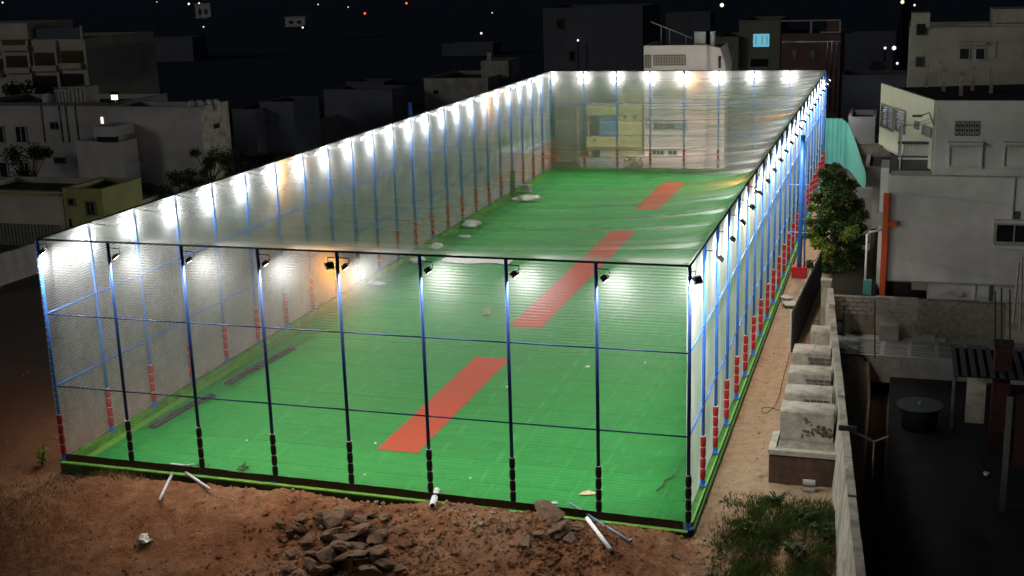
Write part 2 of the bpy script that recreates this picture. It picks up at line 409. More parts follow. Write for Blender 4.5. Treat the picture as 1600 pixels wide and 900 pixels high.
# turf: one base and a roll of turf per 2 m, thin open seams between them
tb = MB().box(.12, W - .12, .12, LEN - .12, TZ - .12, TZ - .02).build('turf', mat('turf_base', (.006, .05, .012), .9))
tag(tb, kind='structure')
NP = 36; pw = (LEN - .5) / NP
pm = bpy.data.meshes.new('turf_roll')
segs = 24
vv = []; ff = []
for k in range(segs + 1):
    x = .50 + (W - .62) * k / segs
    vv += [(x, 0.0, 0), (x, .025, .018), (x, pw - .035, .018), (x, pw - .012, 0)]
for k in range(segs):
    for q in range(3): ff.append((4 * k + q, 4 * k + 4 + q, 4 * k + 5 + q, 4 * k + 1 + q))
pm.from_pydata(vv, [], ff); pm.materials.append(M['turf'])
bm = bmesh.new(); bm.from_mesh(pm); bmesh.ops.recalc_face_normals(bm, faces=bm.faces); bm.to_mesh(pm); bm.free()
for k in range(NP):
    put('turf_roll', pm, tb, (0, .25 + k * pw, TZ - .018 + .002 * (k % 2)))
MB().box(.12, .50, .13, LEN - .13, TZ - .018, TZ + .012).build('turf_edge_strip', M['kerb_in'], tb)
for (y0, y1, x0, x1) in ((4.3, 16.45, 11.1, 12.8), (21.8, 46.2, 11.1, 12.85), (54.2, 66.4, 11.1, 12.95)):
    s = MB()
    n = 14
    for k in range(n):
        a, b = y0 + (y1 - y0) * k / n, y0 + (y1 - y0) * (k + 1) / n
        dx = .02 * math.sin(k * 2.1); dx2 = .02 * math.sin((k + 1) * 2.1)
        s.quad((x0 + dx, a, TZ + .012), (x1 + dx, a, TZ + .012), (x1 + dx2, b, TZ + .012), (x0 + dx2, b, TZ + .012))
    s.build('red_pitch_strip', M['red_turf'], tb)

# kerb
k = thing('kerb_wall', 'low green painted kerb wall round the lit turf', 'kerb', (W / 2, LEN / 2, 0))
M['kerb_shaded'] = mat('shaded_kerb_paint', (.035, .10, .015), .8, .4, 2, bump=.3, dirt=(.03, .03, .012), dscale=1.0)  # darker copy of the kerb green; shade on the outer face painted in
def kerb_part(s, m='kerb'): 
    o = s.build('kerb_side', M[m], k); o.location = (-W / 2, -LEN / 2, 0)
s = MB()
for i in range(NX):      # front, dipping to the right
    x0, x1 = i * BX - (.12 if i == 0 else 0), (i + 1) * BX + (.12 if i == NX - 1 else 0)
    z0, z1 = base_z(i, 'front'), base_z(i + 1, 'front')
    n = len(s.v)
    s.v += [(x0, -.12, -1), (x0, .12, -1), (x0, .12, z0 - .02), (x0, -.12, z0 - .02), (x1, -.12, -1), (x1, .12, -1), (x1, .12, z1 - .02), (x1, -.12, z1 - .02)]
    for f in ((0, 1, 2, 3), (4, 7, 6, 5), (0, 3, 7, 4), (1, 5, 6, 2), (3, 2, 6, 7)): s.f.append(tuple(n + q for q in f)); s.m.append(0)
kerb_part(s, 'kerb_shaded')
kerb_part(MB().box(-.12, .12, .12, LEN + .12, -1, -.02))
kerb_part(MB().box(.12, W + .12, LEN - .12, LEN + .12, -1, -.023))
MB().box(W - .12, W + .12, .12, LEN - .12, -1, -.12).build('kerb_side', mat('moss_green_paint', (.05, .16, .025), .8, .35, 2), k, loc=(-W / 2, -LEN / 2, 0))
# outer pipe ledge along the right side, in lengths with dark joints
s = MB().box(W + .12, W + .20, .0, LEN, -1, -.25).build('kerb_foot', mat('dark_green_paint', (.03, .10, .015), .8, .3, 3), k, loc=(-W / 2, -LEN / 2, 0))
s = MB()
for i in range(NX):
    x0, x1, z0, z1 = i * BX, (i + 1) * BX, base_z(i, 'front'), base_z(i + 1, 'front'); n = len(s.v)
    for x, z in ((x0, z0), (x1, z1)): s.v += [(x, -.26, z - .07), (x, -.06, z - .07), (x, -.06, z - .012), (x, -.26, z - .022)]
    for f in ((0, 1, 2, 3), (4, 7, 6, 5), (0, 3, 7, 4), (1, 5, 6, 2), (3, 2, 6, 7)): s.f.append(tuple(n + q for q in f)); s.m.append(0)
o = s.build('kerb_top_edge', mat('lit_edge_green', (.22, .55, .09), .6, .2, 3), k); o.location = (-W / 2, -LEN / 2, 0)  # strip in lighter green, painting the kerb edge that catches lamp light
MB().box(W + .07, W + .135, .1, LEN, -.14, -.05).build('kerb_top_edge', mat('mid_green_paint', (.07, .25, .03), .6, .25, 3), k, loc=(-W / 2, -LEN / 2, 0))

# ------------------------------------------------------------------ cage frame
cage = thing('net_cage_frame', 'tall blue steel pole frame of the floodlit practice cage', 'cage', (W / 2, LEN / 2, 0))
OFF = Vector((-W / 2, -LEN / 2, 0))
def pole_mesh(r, h): return MB().tube([(0, 0, .0), (0, 0, h)], r, 10).mesh('pole', M['blue'], True)
PM = pole_mesh(.062, H)
plate = MB().box(-.13, .13, -.13, .13, -.02, .02).tube([(0, 0, 0), (0, 0, .2)], .085, 10).mesh('base_plate', M['blue'])
def pad_mesh(m):
    s = MB(); pts = []; rs = []
    n = 4
    for b in range(n):
        z0 = .22 + b * .40
        for t, rr in ((.0, .076), (.12, .094), (.5, .108), (.88, .094)):
            pts.append((.004 * math.sin(b * 3), 0, z0 + t * .40)); rs.append(rr)
    pts.append((0, 0, (.22 + n * .40))); rs.append(.085)
    s.tube(pts, rs, 10)
    return s.mesh('foam_padding', m, True)
PADB, PADR = pad_mesh(M['foam_black']), pad_mesh(M['foam_red'])
s = MB()
for b in range(1, 5): s.tube([(0, 0, .21 + b * .40), (0, 0, .228 + b * .40)], .088, 10)
s.tube([(0, 0, 1.82), (0, 0, 1.835)], .09, 10)
TIES = s.mesh('tie_strings', M['string'])
PMN = PM.copy(); PMN.materials[0] = M['blue_shaded']
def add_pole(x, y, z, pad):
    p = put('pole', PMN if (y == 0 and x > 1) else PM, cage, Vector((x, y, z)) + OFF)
    if z < -.001: p.scale = (1, 1, (H - z) / H)
    put('base_plate', plate, p); put('foam_padding', pad, p); put('tie_strings', TIES, p)['kind'] = 'stuff'
poles_side = []
for i in range(NX + 1):
    add_pole(i * BX, 0, base_z(i, 'front'), PADR if i == 0 else PADB)
    add_pole(i * BX, LEN, 0, PADR)
for j in range(1, NY):
    add_pole(0, j * BY, 0, PADR); add_pole(W, j * BY, 0, PADR)
def rail_part(name, p, q, r, m, n=6, sag=0):
    p, q = Vector(p) + OFF, Vector(q) + OFF
    MB().tube([p, q], r, n).build(name, m, cage, True)
for z in (RA, RB):
    for i in range(NX):
        rail_part('rail', (i * BX + .06, 0, z), ((i + 1) * BX - .06, 0, z), .026, M['blue_shaded'])
        rail_part('rail', (i * BX + .06, LEN, z), ((i + 1) * BX - .06, LEN, z), .028, M['blue'])
    for j in range(NY):
        for x in (0, W): rail_part('rail', (x, j * BY + .06, z), (x, (j + 1) * BY - .06, z), .038, M['blue'])
for a, b in (((0, 0, H), (W, 0, H)), ((0, LEN, H), (W, LEN, H)), ((0, .05, H), (0, LEN - .05, H)), ((W, .05, H), (W, LEN - .05, H))):
    rail_part('top_rope', a, b, .038, M['black_rope'])
# lashing of the net round the two front corner poles
for x in (0, W):
    s = MB()
    for kk in range(26):
        z = 1.9 + kk * .26
        if x == 0: s.tube([(x - .085, -.05, z), (x + .05, -.085, z + .03)], .011, 4)
        s.tube([(x + (-.085 if x == 0 else .075), .05, z - .02), (x + (-.085 if x == 0 else .075), -.05, z)], .010, 4)
    o = s.build('lashing', M['string'], cage); o.location = OFF; o['kind'] = 'stuff'

# ------------------------------------------------------------------ nets
def grid_net(name, nu, nv, fn, m, label):
    v = [tuple(fn(i / nu, j / nv)) for j in range(nv + 1) for i in range(nu + 1)]
    f = [(j * (nu + 1) + i, j * (nu + 1) + i + 1, (j + 1) * (nu + 1) + i + 1, (j + 1) * (nu + 1) + i) for j in range(nv) for i in range(nu)]
    me = bpy.data.meshes.new(name); me.from_pydata(v, [], f); me.materials.append(m)
    for p in me.polygons: p.use_smooth = True
    return tag(put(name, me), label, 'netting')
def nz(a, b, c=0): return noise.noise(Vector((a, b, c)))
def bulge(t, n): return math.sin(math.pi * ((t * n) % 1.0))
grid_net('side_net', 96, 30, lambda s, t: (W * s, .13 + .64 * t ** .6 - .05 * bulge(s, NX) * math.sin(math.pi * t) + .03 * nz(s * 30, t * 8), .02 + base_z(s * NX, 'front') * (1 - t) + H * t),
         M['net_front'], 'fine white netting hung across the near end of the cage, facing the dirt')
grid_net('side_net', 230, 24, lambda s, t: (-.12 + .05 * bulge(s, NY) * math.sin(math.pi * t) + .05 * nz(s * 60, t * 6, 4), LEN * s, H * t),
         M['net_left'], 'long fine netting down the left side of the cage, behind the lit poles')
grid_net('side_net', 96, 24, lambda s, t: (W * s, LEN + .11 - .03 * nz(s * 30, t * 6, 9), H * t),
         M['net_back'], 'fine netting across the far end, in front of the pink building')
grid_net('side_net', 230, 24, lambda s, t: (W - .085 - .05 * bulge(s, NY) * math.sin(math.pi * t) + .03 * nz(s * 60, t * 6, 2), LEN * s, H * t),
         M['net_right'], 'long whitish netting down the right side, beside the dirt alley')
RID = [(BY * (j + U_(-.25, .25)), random.choice((.35, 1.0, 1.4)), U_(.02, .14)) for j in range(0, NY + 1)]
def roof(s, t):
    x, y = W * s, LEN * t
    edge = (1 - math.exp(-y / 4.2)) * (1 - math.exp(-(LEN - y) / 2.5))
    prof = (4 * s * (1 - s)) ** .70
    sag = (.85 + .20 * nz(t * 9, 0, 5)) * prof * edge
    z = H - sag
    fold = 0
    for (yc, amp, sk) in RID:
        d = y - (yc + sk * (W - x) + 1.1 * (1 - s) ** 2 * nz(yc, 1.7))
        if abs(d) < 1.6: fold += amp * (math.exp(-abs(d) * 1.9) - .3) * (.008 + .42 * s ** 3.4)
    z += fold * min(1, prof * 2.2) * edge * .9
    z += .006 * nz(x * .5, y * 1.3, 3) * prof * edge
    return (x, y, z)
grid_net('roof_net', 90, 620, roof, M['net_roof'], 'sagging pleated netting stretched over the top of the cage')
# small hem ropes crossing the roof
s = MB()
sk = tag(MB().box(.15, W - .15, -.012, .012, 0, .30).build('hem_cloth', M['skirt']), 'dark brown cloth strip along the foot of the near netting', 'cloth')
me = sk.data
bm = bmesh.new(); bm.from_mesh(me)
bmesh.ops.subdivide_edges(bm, edges=[e for e in bm.edges if abs((e.verts[0].co - e.verts[1].co).x) > 1], cuts=64)
for v in bm.verts:
    b0 = base_z(v.co.x / BX, 'front')
    v.co.z = b0 + (-.01 if v.co.z < .1 else .27 + .03 * nz(v.co.x * .7, 3)); v.co.y += .02 * nz(v.co.x * 1.3, 7) - .10
bm.to_mesh(me); bm.free()

# ------------------------------------------------------------------ floodlights
def lamp_proto(lens_mat):
    """lamp built at the pole axis; the head looks along local +Y and down"""
    root = bpy.data.objects.new('floodlight', None); root.empty_display_size = .2
    parts = {}
    s = MB().box(-.17, .17, -.06, .05, -.13, .13)
    for q in range(7): s.box(-.15 + q * .05 - .006, -.15 + q * .05 + .006, -.10, -.061, -.11, .11)
    parts['housing'] = s.mesh('housing', M['lamp_body'])
    parts['lens'] = MB().box(-.145, .145, .052, .062, -.105, .105).mesh('lens', lens_mat)
    parts['bracket'] = MB().box(-.20, -.175, -.02, .02, -.02, .2).box(.175, .20, -.02, .02, -.02, .2).box(-.175, .175, -.02, .02, .175, .2).mesh('bracket', M['lamp_body'])
    return parts
LP, LPO = lamp_proto(M['lens']), lamp_proto(M['lens_o'])
LD = bpy.data.lights.new('lamp_light', 'AREA'); LD.shape = 'RECTANGLE'; LD.size = .28; LD.size_y = .2; LD.energy = LAMP_W; LD.color = (1, .985, .93); LD.spread = math.radians(178)
LF = LD.copy(); LF.energy = LAMP_W * .66
LL = LD.copy(); LL.energy = LAMP_W * .68
LR = LD.copy(); LR.energy = LAMP_W * .68
LO = bpy.data.lights.new('orange_light', 'AREA'); LO.shape = 'RECTANGLE'; LO.size = .28; LO.size_y = .2; LO.energy = LAMP_W * .8; LO.color = (1, .38, .05); LO.spread = math.radians(170)
def floodlight(pole, pos, aim, label, orange=False, side=''):
    """pole: pole top point; pos: lamp position; aim: beam direction"""
    P = LPO if orange else LP
    root = thing('floodlight', label, 'floodlight', pos, 0, 'floodlights along the ' + side)
    d = Vector(aim).normalized(); q = d.to_track_quat('Y', 'Z')
    for n_ in ('housing', 'lens', 'bracket'):
        o = put(n_, P[n_], root); o.scale = (.82, .82, .82); o.rotation_euler = q.to_euler()
    lo = bpy.data.objects.new('light', LO if orange else (LR if side == 'right side' else LF if side == 'near end' else LL if side == 'left side' else LD)); COL.objects.link(lo); lo.parent = root
    lo.location = d * .075; lo.rotation_euler = d.to_track_quat('-Z', 'Y').to_euler()
    up = q @ Vector((0, 0, .2)); a = Vector(pole) - Vector(pos)
    MB().tube([up, Vector((up.x, up.y, max(up.z + .05, .28))), a + Vector((0, 0, .05))], .018, 6).build('arm', M['lamp_body'], root)
for i in range(NX + 1):
    x = i * BX; dx = .27 if i < NX else .2
    num = ORD[i] + ' pole from the left'
    if i == 0: num = 'left corner pole'
    if i == NX: num = 'right corner pole'
    pos = (x + dx, .0, H - .52)
    aim = (.50 + U_(-.07, .07), .28 + U_(-.05, .08), -.85)
    if i == 0: pos = (x + .18, .0, H - .45)
    if i == NX: pos = (x + .24, .0, H - .45); aim = (-.5, .6, -.75)
    floodlight((x, 0, H - .25), pos, aim, 'black white-light floodlight at the near end, on the ' + num, side='near end')
x = 4 * BX
floodlight((x, 0, H - .25), (x - .30, .0, H - .52), (-.5, .55, -.78), 'orange-light floodlight at the near end, beside the middle pole', True, side='near end')
for j in range(1, NY):
    y = j * BY
    floodlight((0, y, H - .25), (-.68, y - .1, H - .50), (.84 + U_(-.08, .1), -.22 + U_(-.12, .12), -.48), 'white-light floodlight on the left side, %s pole from the near corner' % ORD[j - 1], side='left side')
    floodlight((W, y, H - .25), (W + .48, y + .30, H - .55), (-.64 + U_(-.08, .08), .0 + U_(-.12, .12), -.75), 'white-light floodlight outside the right side, %s pole from the near corner' % ORD[j - 1], side='right side')
for j in (6, 17):
    floodlight((0, j * BY, H - .25), (-.68, j * BY + .35, H - .50), (.8, .25, -.55), 'orange-light floodlight on the left side, ' + ('nearer of the two orange ones' if j == 6 else 'farther of the two orange ones'), True, side='left side')
for j in (5, 13):
    floodlight((W, j * BY, H - .25), (W + .33, j * BY + .4, H - .55), (-.72, .25, -.66), 'orange-light floodlight on the right side, ' + ('nearer of the two orange ones' if j == 5 else 'farther of the two orange ones'), True, side='right side')
for i in range(NX):
    x = i * BX
    floodlight((x, LEN, H - .25), (x - .05, LEN + .62, H - .42), (U_(-.1, .1), -.76, -.55), 'white-light floodlight at the far end, %s pole from the left' % ORD[i], side='far end')
floodlight((4 * BX, LEN, H - .25), (4 * BX + .45, LEN + .62, H - .42), (.2, -.62, -.75), 'orange-light floodlight at the far end, above the pink building', True, side='far end')

# ------------------------------------------------------------------ buttress masts at mid length
mast = thing('lattice_mast', 'blue ladder-like lattice mast outside the left netting, halfway along', 'mast', (-1.3, 40.6, -.4))
s = MB()
MB().tube([(0, 0, 0), (0, 0, 9.6)], .12, 8).build('post', M['blue'], mast, True)
MB().tube([(-.42, 0, 0), (-.1, 0, 9.6)], .035, 6).build('post', M['blue'], mast, True)
for q in range(26):
    z = .4 + q * .36; f = z / 9.6
    MB().tube([(-.42 + .32 * f, 0, z), (-.02, 0, z)], .018, 5).build('rung', M['string'], mast)
for z in (2.3, 5.1): MB().tube([(.0, 0, z), (1.25, -.4, z)], .03, 6).build('tie_arm', M['blue'], mast)
mast = thing('support_post', 'thick blue support post on a red block beside the right netting', 'post', (24.78, 35.6, -.35))
MB().tube([(0, 0, .5), (0, 0, 8.3)], .13, 12).build('post', M['blue'], mast, True)
MB().tube([(.28, .1, .5), (.16, .1, 7.6)], .05, 8).build('post', M['blue'], mast, True)
MB().box(-.42, .42, -.30, .30, -.1, .56).build('red_block', M['foam_red'], mast)
for z in (2.6, 5.4): MB().tube([(-.75, 0, z), (.45, 0, z)], .035, 6).build('tie_arm', M['blue'], mast)

# ------------------------------------------------------------------ things on the turf
def blob(name, m, r, seed, squash=(1, 1, 1), sub=2, amp=.35, flat=True, smooth=False):
    bm = bmesh.new(); bmesh.ops.create_icosphere(bm, subdivisions=sub, radius=1)
    rr = random.Random(seed); off = Vector((rr.random() * 50, rr.random() * 50, rr.random() * 50))
    pl = [(Vector((rr.gauss(0, 1), rr.gauss(0, 1), rr.gauss(0, 1))).normalized(), rr.uniform(.55, .85)) for _ in range(9 if flat else 0)]
    for v in bm.verts:
        c = v.co.copy(); c *= 1 + amp * noise.noise(c * 1.3 + off)
        for n_, d_ in pl:
            e = c.dot(n_)
            if e > d_: c -= n_ * (e - d_)
        v.co = Vector((c.x * squash[0], c.y * squash[1], c.z * squash[2])) * r
    me = bpy.data.meshes.new(name); bm.to_mesh(me); bm.free(); me.materials.append(m)
    for p in me.polygons: p.use_smooth = smooth
    return me
def on_turf(u, v): return pt(u, v, z=TZ + .02)
for (a, b, lab) in (((237, 669), (302, 632), 'dark grey flattened roll on the turf near the left netting, nearest piece'),
                    ((300, 634), (332, 619), 'short dark grey strip on the turf, lying end to end with the nearest roll'),
                    ((355, 601), (413, 566), 'dark grey roll on the turf by the left netting, second row from the front'),
                    ((400, 577), (457, 545), 'dark grey strip on the turf crossing the second roll by the left netting')):
    p, q = on_turf(*a), on_turf(*b); d = (q - p); ln = d.length; ang = math.atan2(d.y, d.x)
    s = MB(); n = 8; vals = []
    for kx in range(n):
        x0, x1 = ln * kx / n, ln * (kx + 1) / n - .0
        h = .10 + .03 * math.sin(kx * 1.9)
        s.box(x0, x1, -.17 + .01 * (kx % 2), .17, 0, h)
    s.box(.02, ln - .02, -.05, .05, .09, .155)
    o = s.build('turf_strip_roll', M['grey_roll'], loc=p); o.rotation_euler = (0, 0, ang); tag(o, lab, 'roll')
def sack(u, v, r, sq, lab, m='bag', cat='sack', name='white_sack'):
    p = on_turf(u, v); o = put(name, blob(name, M[m], r, int(u), sq, 3, .5, False, True), None, p + Vector((0, 0, r * sq[2] * .7)))
    tag(o, lab, cat)
sack(828, 313, .8, (1.1, 1, .30), 'largest crumpled white sack on the turf near the far left corner')
sack(808, 312, .5, (1, 1, .18), 'small flat white sack touching the largest sack, far left of the turf')
sack(737, 354, .75, (.8, 1, .35), 'white sack on the green turf edge, below the first one from the far left corner')
sack(727, 370, .5, (.9, .7, .10), 'flat white scrap of sheet on the turf beside a sack')
sack(680, 387, .6, (1.0, 1, .25), 'white sack seen just above the near top rope, beside the left kerb')
sack(652, 409, .55, (.9, 1.1, .28), 'white sack lying at the left end of the wide white sheet')
sack(588, 443, .6, (1, .8, .10), 'flat pale sack on the turf by the left netting, nearest of the white ones')
s = MB(); p0 = on_turf(745, 408)
nu, nv = 24, 6
for j in range(nv + 1):
    for i in range(nu + 1):
        x = -2.3 + 4.6 * i / nu; y = -.8 + 1.6 * j / nv
        s.v.append((x, y * (1 - .3 * abs(x) / 2.3) + .25 * math.sin(x * 1.7), .03 + .06 * abs(nz(x * 1.6, y * 1.8, 2))))
for j in range(nv):
    for i in range(nu): s.f.append((j * (nu + 1) + i, j * (nu + 1) + i + 1, (j + 1) * (nu + 1) + i + 1, (j + 1) * (nu + 1) + i)); s.m.append(0)
tag(s.build('white_sheet', M['bag'], loc=p0, smooth=True), 'wide crumpled white sheet spread on the turf behind the near poles', 'sheet')
# stumps
p0 = on_turf(760, 493)
st = thing('wicket_stumps', 'small set of pale cricket stumps standing on the turf left of the long red strip', 'stumps', p0)
MB().box(-.18, .18, -.06, .06, 0, .05).build('stump_base', M['grey_roll'], st)
for kx in (-.12, 0, .12): MB().tube([(kx, 0, .05), (kx * 1.4, 0, .36)], .022, 6).build('stump', M['card'], st)
def flat(u, v, w_, h_, lab, m='card', name='cardboard_piece', cat='cardboard', rz=.3):
    p = on_turf(u, v); s = MB(); s.v = [(-w_, -h_ * .6, .02), (-w_ * .3, -h_, .03), (w_ * .8, -h_ * .7, .015), (w_, h_ * .2, .02), (w_ * .2, h_, .07), (-w_ * .6, h_ * .7, .03)]
    n = 6; s.v += [(a, b, c + .02) for a, b, c in s.v]
    s.f = [tuple(range(6))[::-1], tuple(range(6, 12))] + [(i, (i + 1) % 6, (i + 1) % 6 + 6, i + 6) for i in range(6)]; s.m = [0] * 8
    o = s.build(name, M[m], loc=p); o.rotation_euler = (0, 0, rz); tag(o, lab, cat)
flat(918, 772, .30, .14, 'torn yellowish cardboard piece on the turf near the front right')
flat(866, 787, .14, .07, 'small white scrap at the front edge of the turf', 'bag', 'paper_scrap', 'scrap')
flat(918, 574, .12, .06, 'small white scrap on the turf beyond the two front right bays', 'bag', 'paper_scrap', 'scrap')
flat(711, 427, .22, .10, 'small yellow scrap on the turf below the wide white sheet', 'card', 'paper_scrap', 'scrap')
for (u, v, lab) in ((1008, 568, 'white ball on the turf, rightmost of the loose balls'), (793, 606, 'white ball on the turf just right of the near red strip'), (570, 744, 'white ball near the front kerb left of the red strip'),
                    (735, 749, 'white ball near the front kerb right of the red strip'), (587, 694, 'white ball at the near left corner of the red strip'), (386, 690, 'white ball on the turf near the left front poles')):
    o = put('practice_ball', blob('practice_ball', M['white'], .05, 3, sub=2, amp=0, flat=False, smooth=True), None, on_turf(u, v) + Vector((0, 0, .04))); tag(o, lab, 'ball')
s = MB(); s.tube([(0, 0, .04), (.15, .5, .05), (.1, .9, .04), (.35, 1.3, .05), (.3, 1.6, .05)], .025, 5)
tag(s.build('twig', M['grey_roll'], loc=on_turf(1026, 768)), 'dark crooked twig on the turf near the right front corner', 'twig')
# door frame and box at the far left kerb
p0 = pt(800, 303, z=0)
dr = thing('gate_frame', 'narrow grey gate frame standing at the far left kerb', 'gate', (.3, p0.y, TZ))
MB().box(-.06, .35, -.06, .06, 0, 2.2).build('gate_panel', M['dframe'], dr)
MB().box(.35, 1.7, -.03, .03, 2.12, 2.2).build('gate_bar', M['frame'], dr)
MB().box(1.64, 1.7, -.03, .03, 0, 2.12).build('gate_bar', M['frame'], dr)
MB().box(.35, 1.64, -.02, .02, 1.0, 1.05).build('gate_bar', M['frame'], dr)
p0 = on_turf(822, 300)
bx = MB().box(-.35, .35, -.3, .3, 0, .55); bx.box(-.38, .38, -.33, .33, .551, .60)
tag(bx.build('storage_box', M['conc'], loc=p0), 'grey box beside the gate frame at the far left of the turf', 'box')

# ------------------------------------------------------------------ foreground dirt things
def on_soil(u, v, z0=-.4):
    z = 1.2
    while z > -6:                       # walk down the sight line to the first soil it meets
        p = pt(u, v, z=z)
        if soil_z(p.x, p.y) >= z: return p
        z -= .02
    return p
p0, pa, pb = [q_ + Vector((0, 0, .14)) for q_ in (on_soil(277, 744), on_soil(250, 790), on_soil(328, 772))]
tr = thing('pipe_stand', 'collapsed grey metal pipe stand lying on the dirt, front left', 'stand', p0)
for q, r_ in ((pa, .062), (pb, .055)):
    MB().tube([(0, 0, .28), q - p0 + Vector((0, 0, .06))], r_, 8).build('leg', M['steel'], tr, True)
for dx, dy, dz, r_ in ((-.9, .1, .22, .03), (.55, .35, .25, .03), (-.35, -.15, .18, .05), (.5, -.1, .2, .04)):
    MB().tube([(0, 0, .27), (dx, dy, dz)], r_, 6).build('strut', M['steel'], tr)
MB().box(-.3, .25, -.12, .16, .26, .31).build('head_plate', M['steel'], tr)
c = []
for q in range(14):
    t = q / 13; c.append(Vector((1.0 + 1.15 * t, -1.35 + .9 * t - .45 * math.sin(t * 3.1), .03)))
MB().tube(c, .014, 5).build('loose_wire', M['rope'], tr)
p, q = on_soil(676, 797), on_soil(683, 776) + Vector((0, 0, .06))
d = q - p
ppi = thing('plastic_pipe', 'short fat white plastic pipe on the dirt at the foot of the middle poles', 'pipe', p)
MB().tube([(0, 0, .16), d * 1.0 + Vector((0, 0, .18))], .115, 12).build('pipe_body', M['pvc'], ppi, True)
MB().tube([d.normalized() * -.004 + Vector((0, 0, .16)), d.normalized() * .02 + Vector((0, 0, .16))], .082, 12).build('pipe_mouth', M['cable'], ppi)
p, q = on_soil(954, 866), on_soil(917, 820); d = q - p
ppi = thing('plastic_pipe', 'slim white pipe on the dirt below the right front poles, crossing a blue one', 'pipe', p)
MB().tube([(0, 0, .16), d + Vector((0, 0, .24))], .070, 10).build('pipe_body', M['pvc'], ppi, True)
MB().tube([d.normalized() * -.16 + Vector((0, 0, .13)), d.normalized() * -.001 + Vector((0, 0, .16))], .073, 10).build('dark_sleeve', M['cable'], ppi, True)
p, q = on_soil(985, 852), on_soil(890, 802) + Vector((0, 0, .08)); d = q - p
o = MB().tube([(0, 0, .12), d + Vector((0, 0, .3))], .045, 8).tube([(0, 0, .12), (.03, -.02, .22)], .055, 8).build('steel_pipe', mat('blue_grey_steel', (.16, .22, .36), .4, .2, 5, metal=.4), loc=p, smooth=True)
tag(o, 'slim blue-grey metal pipe lying across the dirt below the right front poles', 'pipe')
o = put('crumpled_paper', blob('crumpled_paper', M['bag'], .24, 11, (1, .8, .5), 2, 1.3, False), None, on_soil(226, 846) + Vector((0, 0, .08))); tag(o, 'crumpled white paper on the dark dirt, front left', 'paper')

RM = [blob('rock', M['rock'], 1, 100 + q, (1, U_(.5, .95), U_(.2, .42)), 3, .85) for q in range(12)]
RM2 = [blob('stone', M['rock2'], 1, 200 + q, (1, U_(.6, .9), U_(.5, .8)), 1, .5) for q in range(6)]
def rock(u, v, r, label, group, lift=.3, pale=False, sc=None):
    p = on_soil(u, v); me = random.choice(RM2 if pale else RM)
    o = put('rock', me, None, p + Vector((0, 0, r * lift)), (U_(-.5, .5), U_(-.5, .5), U_(0, 6.28)), tuple(r * a for a in (sc or (1, 1, 1))))
    return tag(o, label, 'rock', group)
pile = 'rocks heaped in the front pile'
for (u, v, r, lf) in ((500, 818, .42, .5), (525, 825, .50, .6), (470, 832, .36, .4), (455, 838, .30, .3), (545, 812, .30, .5), (565, 838, .55, .5), (590, 845, .40, .4), (600, 815, .35, .4), (580, 808, .30, .3), (480, 850, .34, .4),
                      (515, 845, .45, .6), (440, 820, .25, .3), (535, 850, .45, .5), (600, 835, .28, .3), (490, 868, .35, .3), (520, 880, .55, .5), (550, 885, .60, .6), (590, 870, .48, .5), (600, 888, .40, .4), (565, 865, .45, .6),
                      (535, 870, .5, .8), (490, 890, .42, .4), (460, 868, .30, .2), (450, 892, .30, .2), (484, 878, .22, .3), (620, 893, .3, .3), (505, 806, .30, .4), (560, 820, .30, .8), (530, 808, .35, .5), (470, 812, .28, .3), (445, 845, .2, .2), (508, 898, .5, .4), (575, 898, .5, .4)):
    rock(u, v, r, 'brown broken rock heaped in the front pile on the dirt', pile, lf)
for (u, v, r, lab) in ((862, 812, .55, 'large flat brown rock below the right front poles'), (878, 832, .50, 'dark rounded rock under the large flat brown rock'), (905, 828, .32, 'brown rock wedged beside the crossing pipes'),
                       (842, 838, .28, 'small pinkish rock left of the dark rounded rock'), (822, 848, .30, 'low dark rock left of the small pinkish rock'), (893, 845, .3, 'small brown rock right below the dark rounded rock')):
    rock(u, v, r, lab, None, .35, sc=(1.1, 1, .8))
for (cu, cv, n, su, sv) in ((505, 850, 22, 75, 22), (548, 786, 10, 16, 5), (578, 783, 8, 10, 5), (468, 775, 8, 22, 7), (725, 795, 14, 22, 10), (750, 820, 10, 14, 6), (640, 800, 6, 60, 8), (760, 800, 10, 30, 14), (1110, 870, 9, 10, 20), (1100, 835, 6, 12, 14), (440, 895, 6, 20, 10), (1190, 700, 6, 6, 25)):
    for q in range(n):
        rock(random.gauss(cu, su), min(905, random.gauss(cv, sv)), U_(.05, .13), 'small pale stone scattered on the dirt', 'small stones scattered on the dirt', .3, True)
# gravel: too many to count
sm = []
s = MB()
def scatter_stones(n, fn, rmin, rmax):
    for _ in range(n):
        x, y = fn(); z = soil_z(x, y); r = rmin * (rmax / rmin) ** (R_() ** 2.2)
        n0 = len(s.v); a = U_(0, 6.28)
        for (px, py, pz) in ((1, 0, 0), (0, .8, 0), (-.9, .1, 0), (0, -.7, 0), (.1, .1, .7), (0, 0, -.6)):
            px += U_(-.2, .2); py += U_(-.2, .2); pz += U_(-.15, .15)
            s.v.append((x + r * (px * math.cos(a) - py * math.sin(a)), y + r * (px * math.sin(a) + py * math.cos(a)), z + r * pz + r * .15))
        for f in ((0, 1, 4), (1, 2, 4), (2, 3, 4), (3, 0, 4), (1, 0, 5), (2, 1, 5), (3, 2, 5), (0, 3, 5)):
            s.f.append(tuple(n0 + q for q in f)); s.m.append(0)
scatter_stones(2600, lambda: (U_(-3, 27), U_(-12, -.25)), .012, .075)
scatter_stones(900, lambda: (U_(24.4, 26.2), U_(-1, 34)), .012, .05)
scatter_stones(420, lambda: (random.gauss(25.1, .5), U_(-6, 2.5)), .03, .13)
scatter_stones(500, lambda: (U_(-12, -.3), U_(-3, 40)), .02, .09)
scatter_stones(700, lambda: (random.gauss(16, 3.5), random.gauss(-3, 2)), .02, .10)
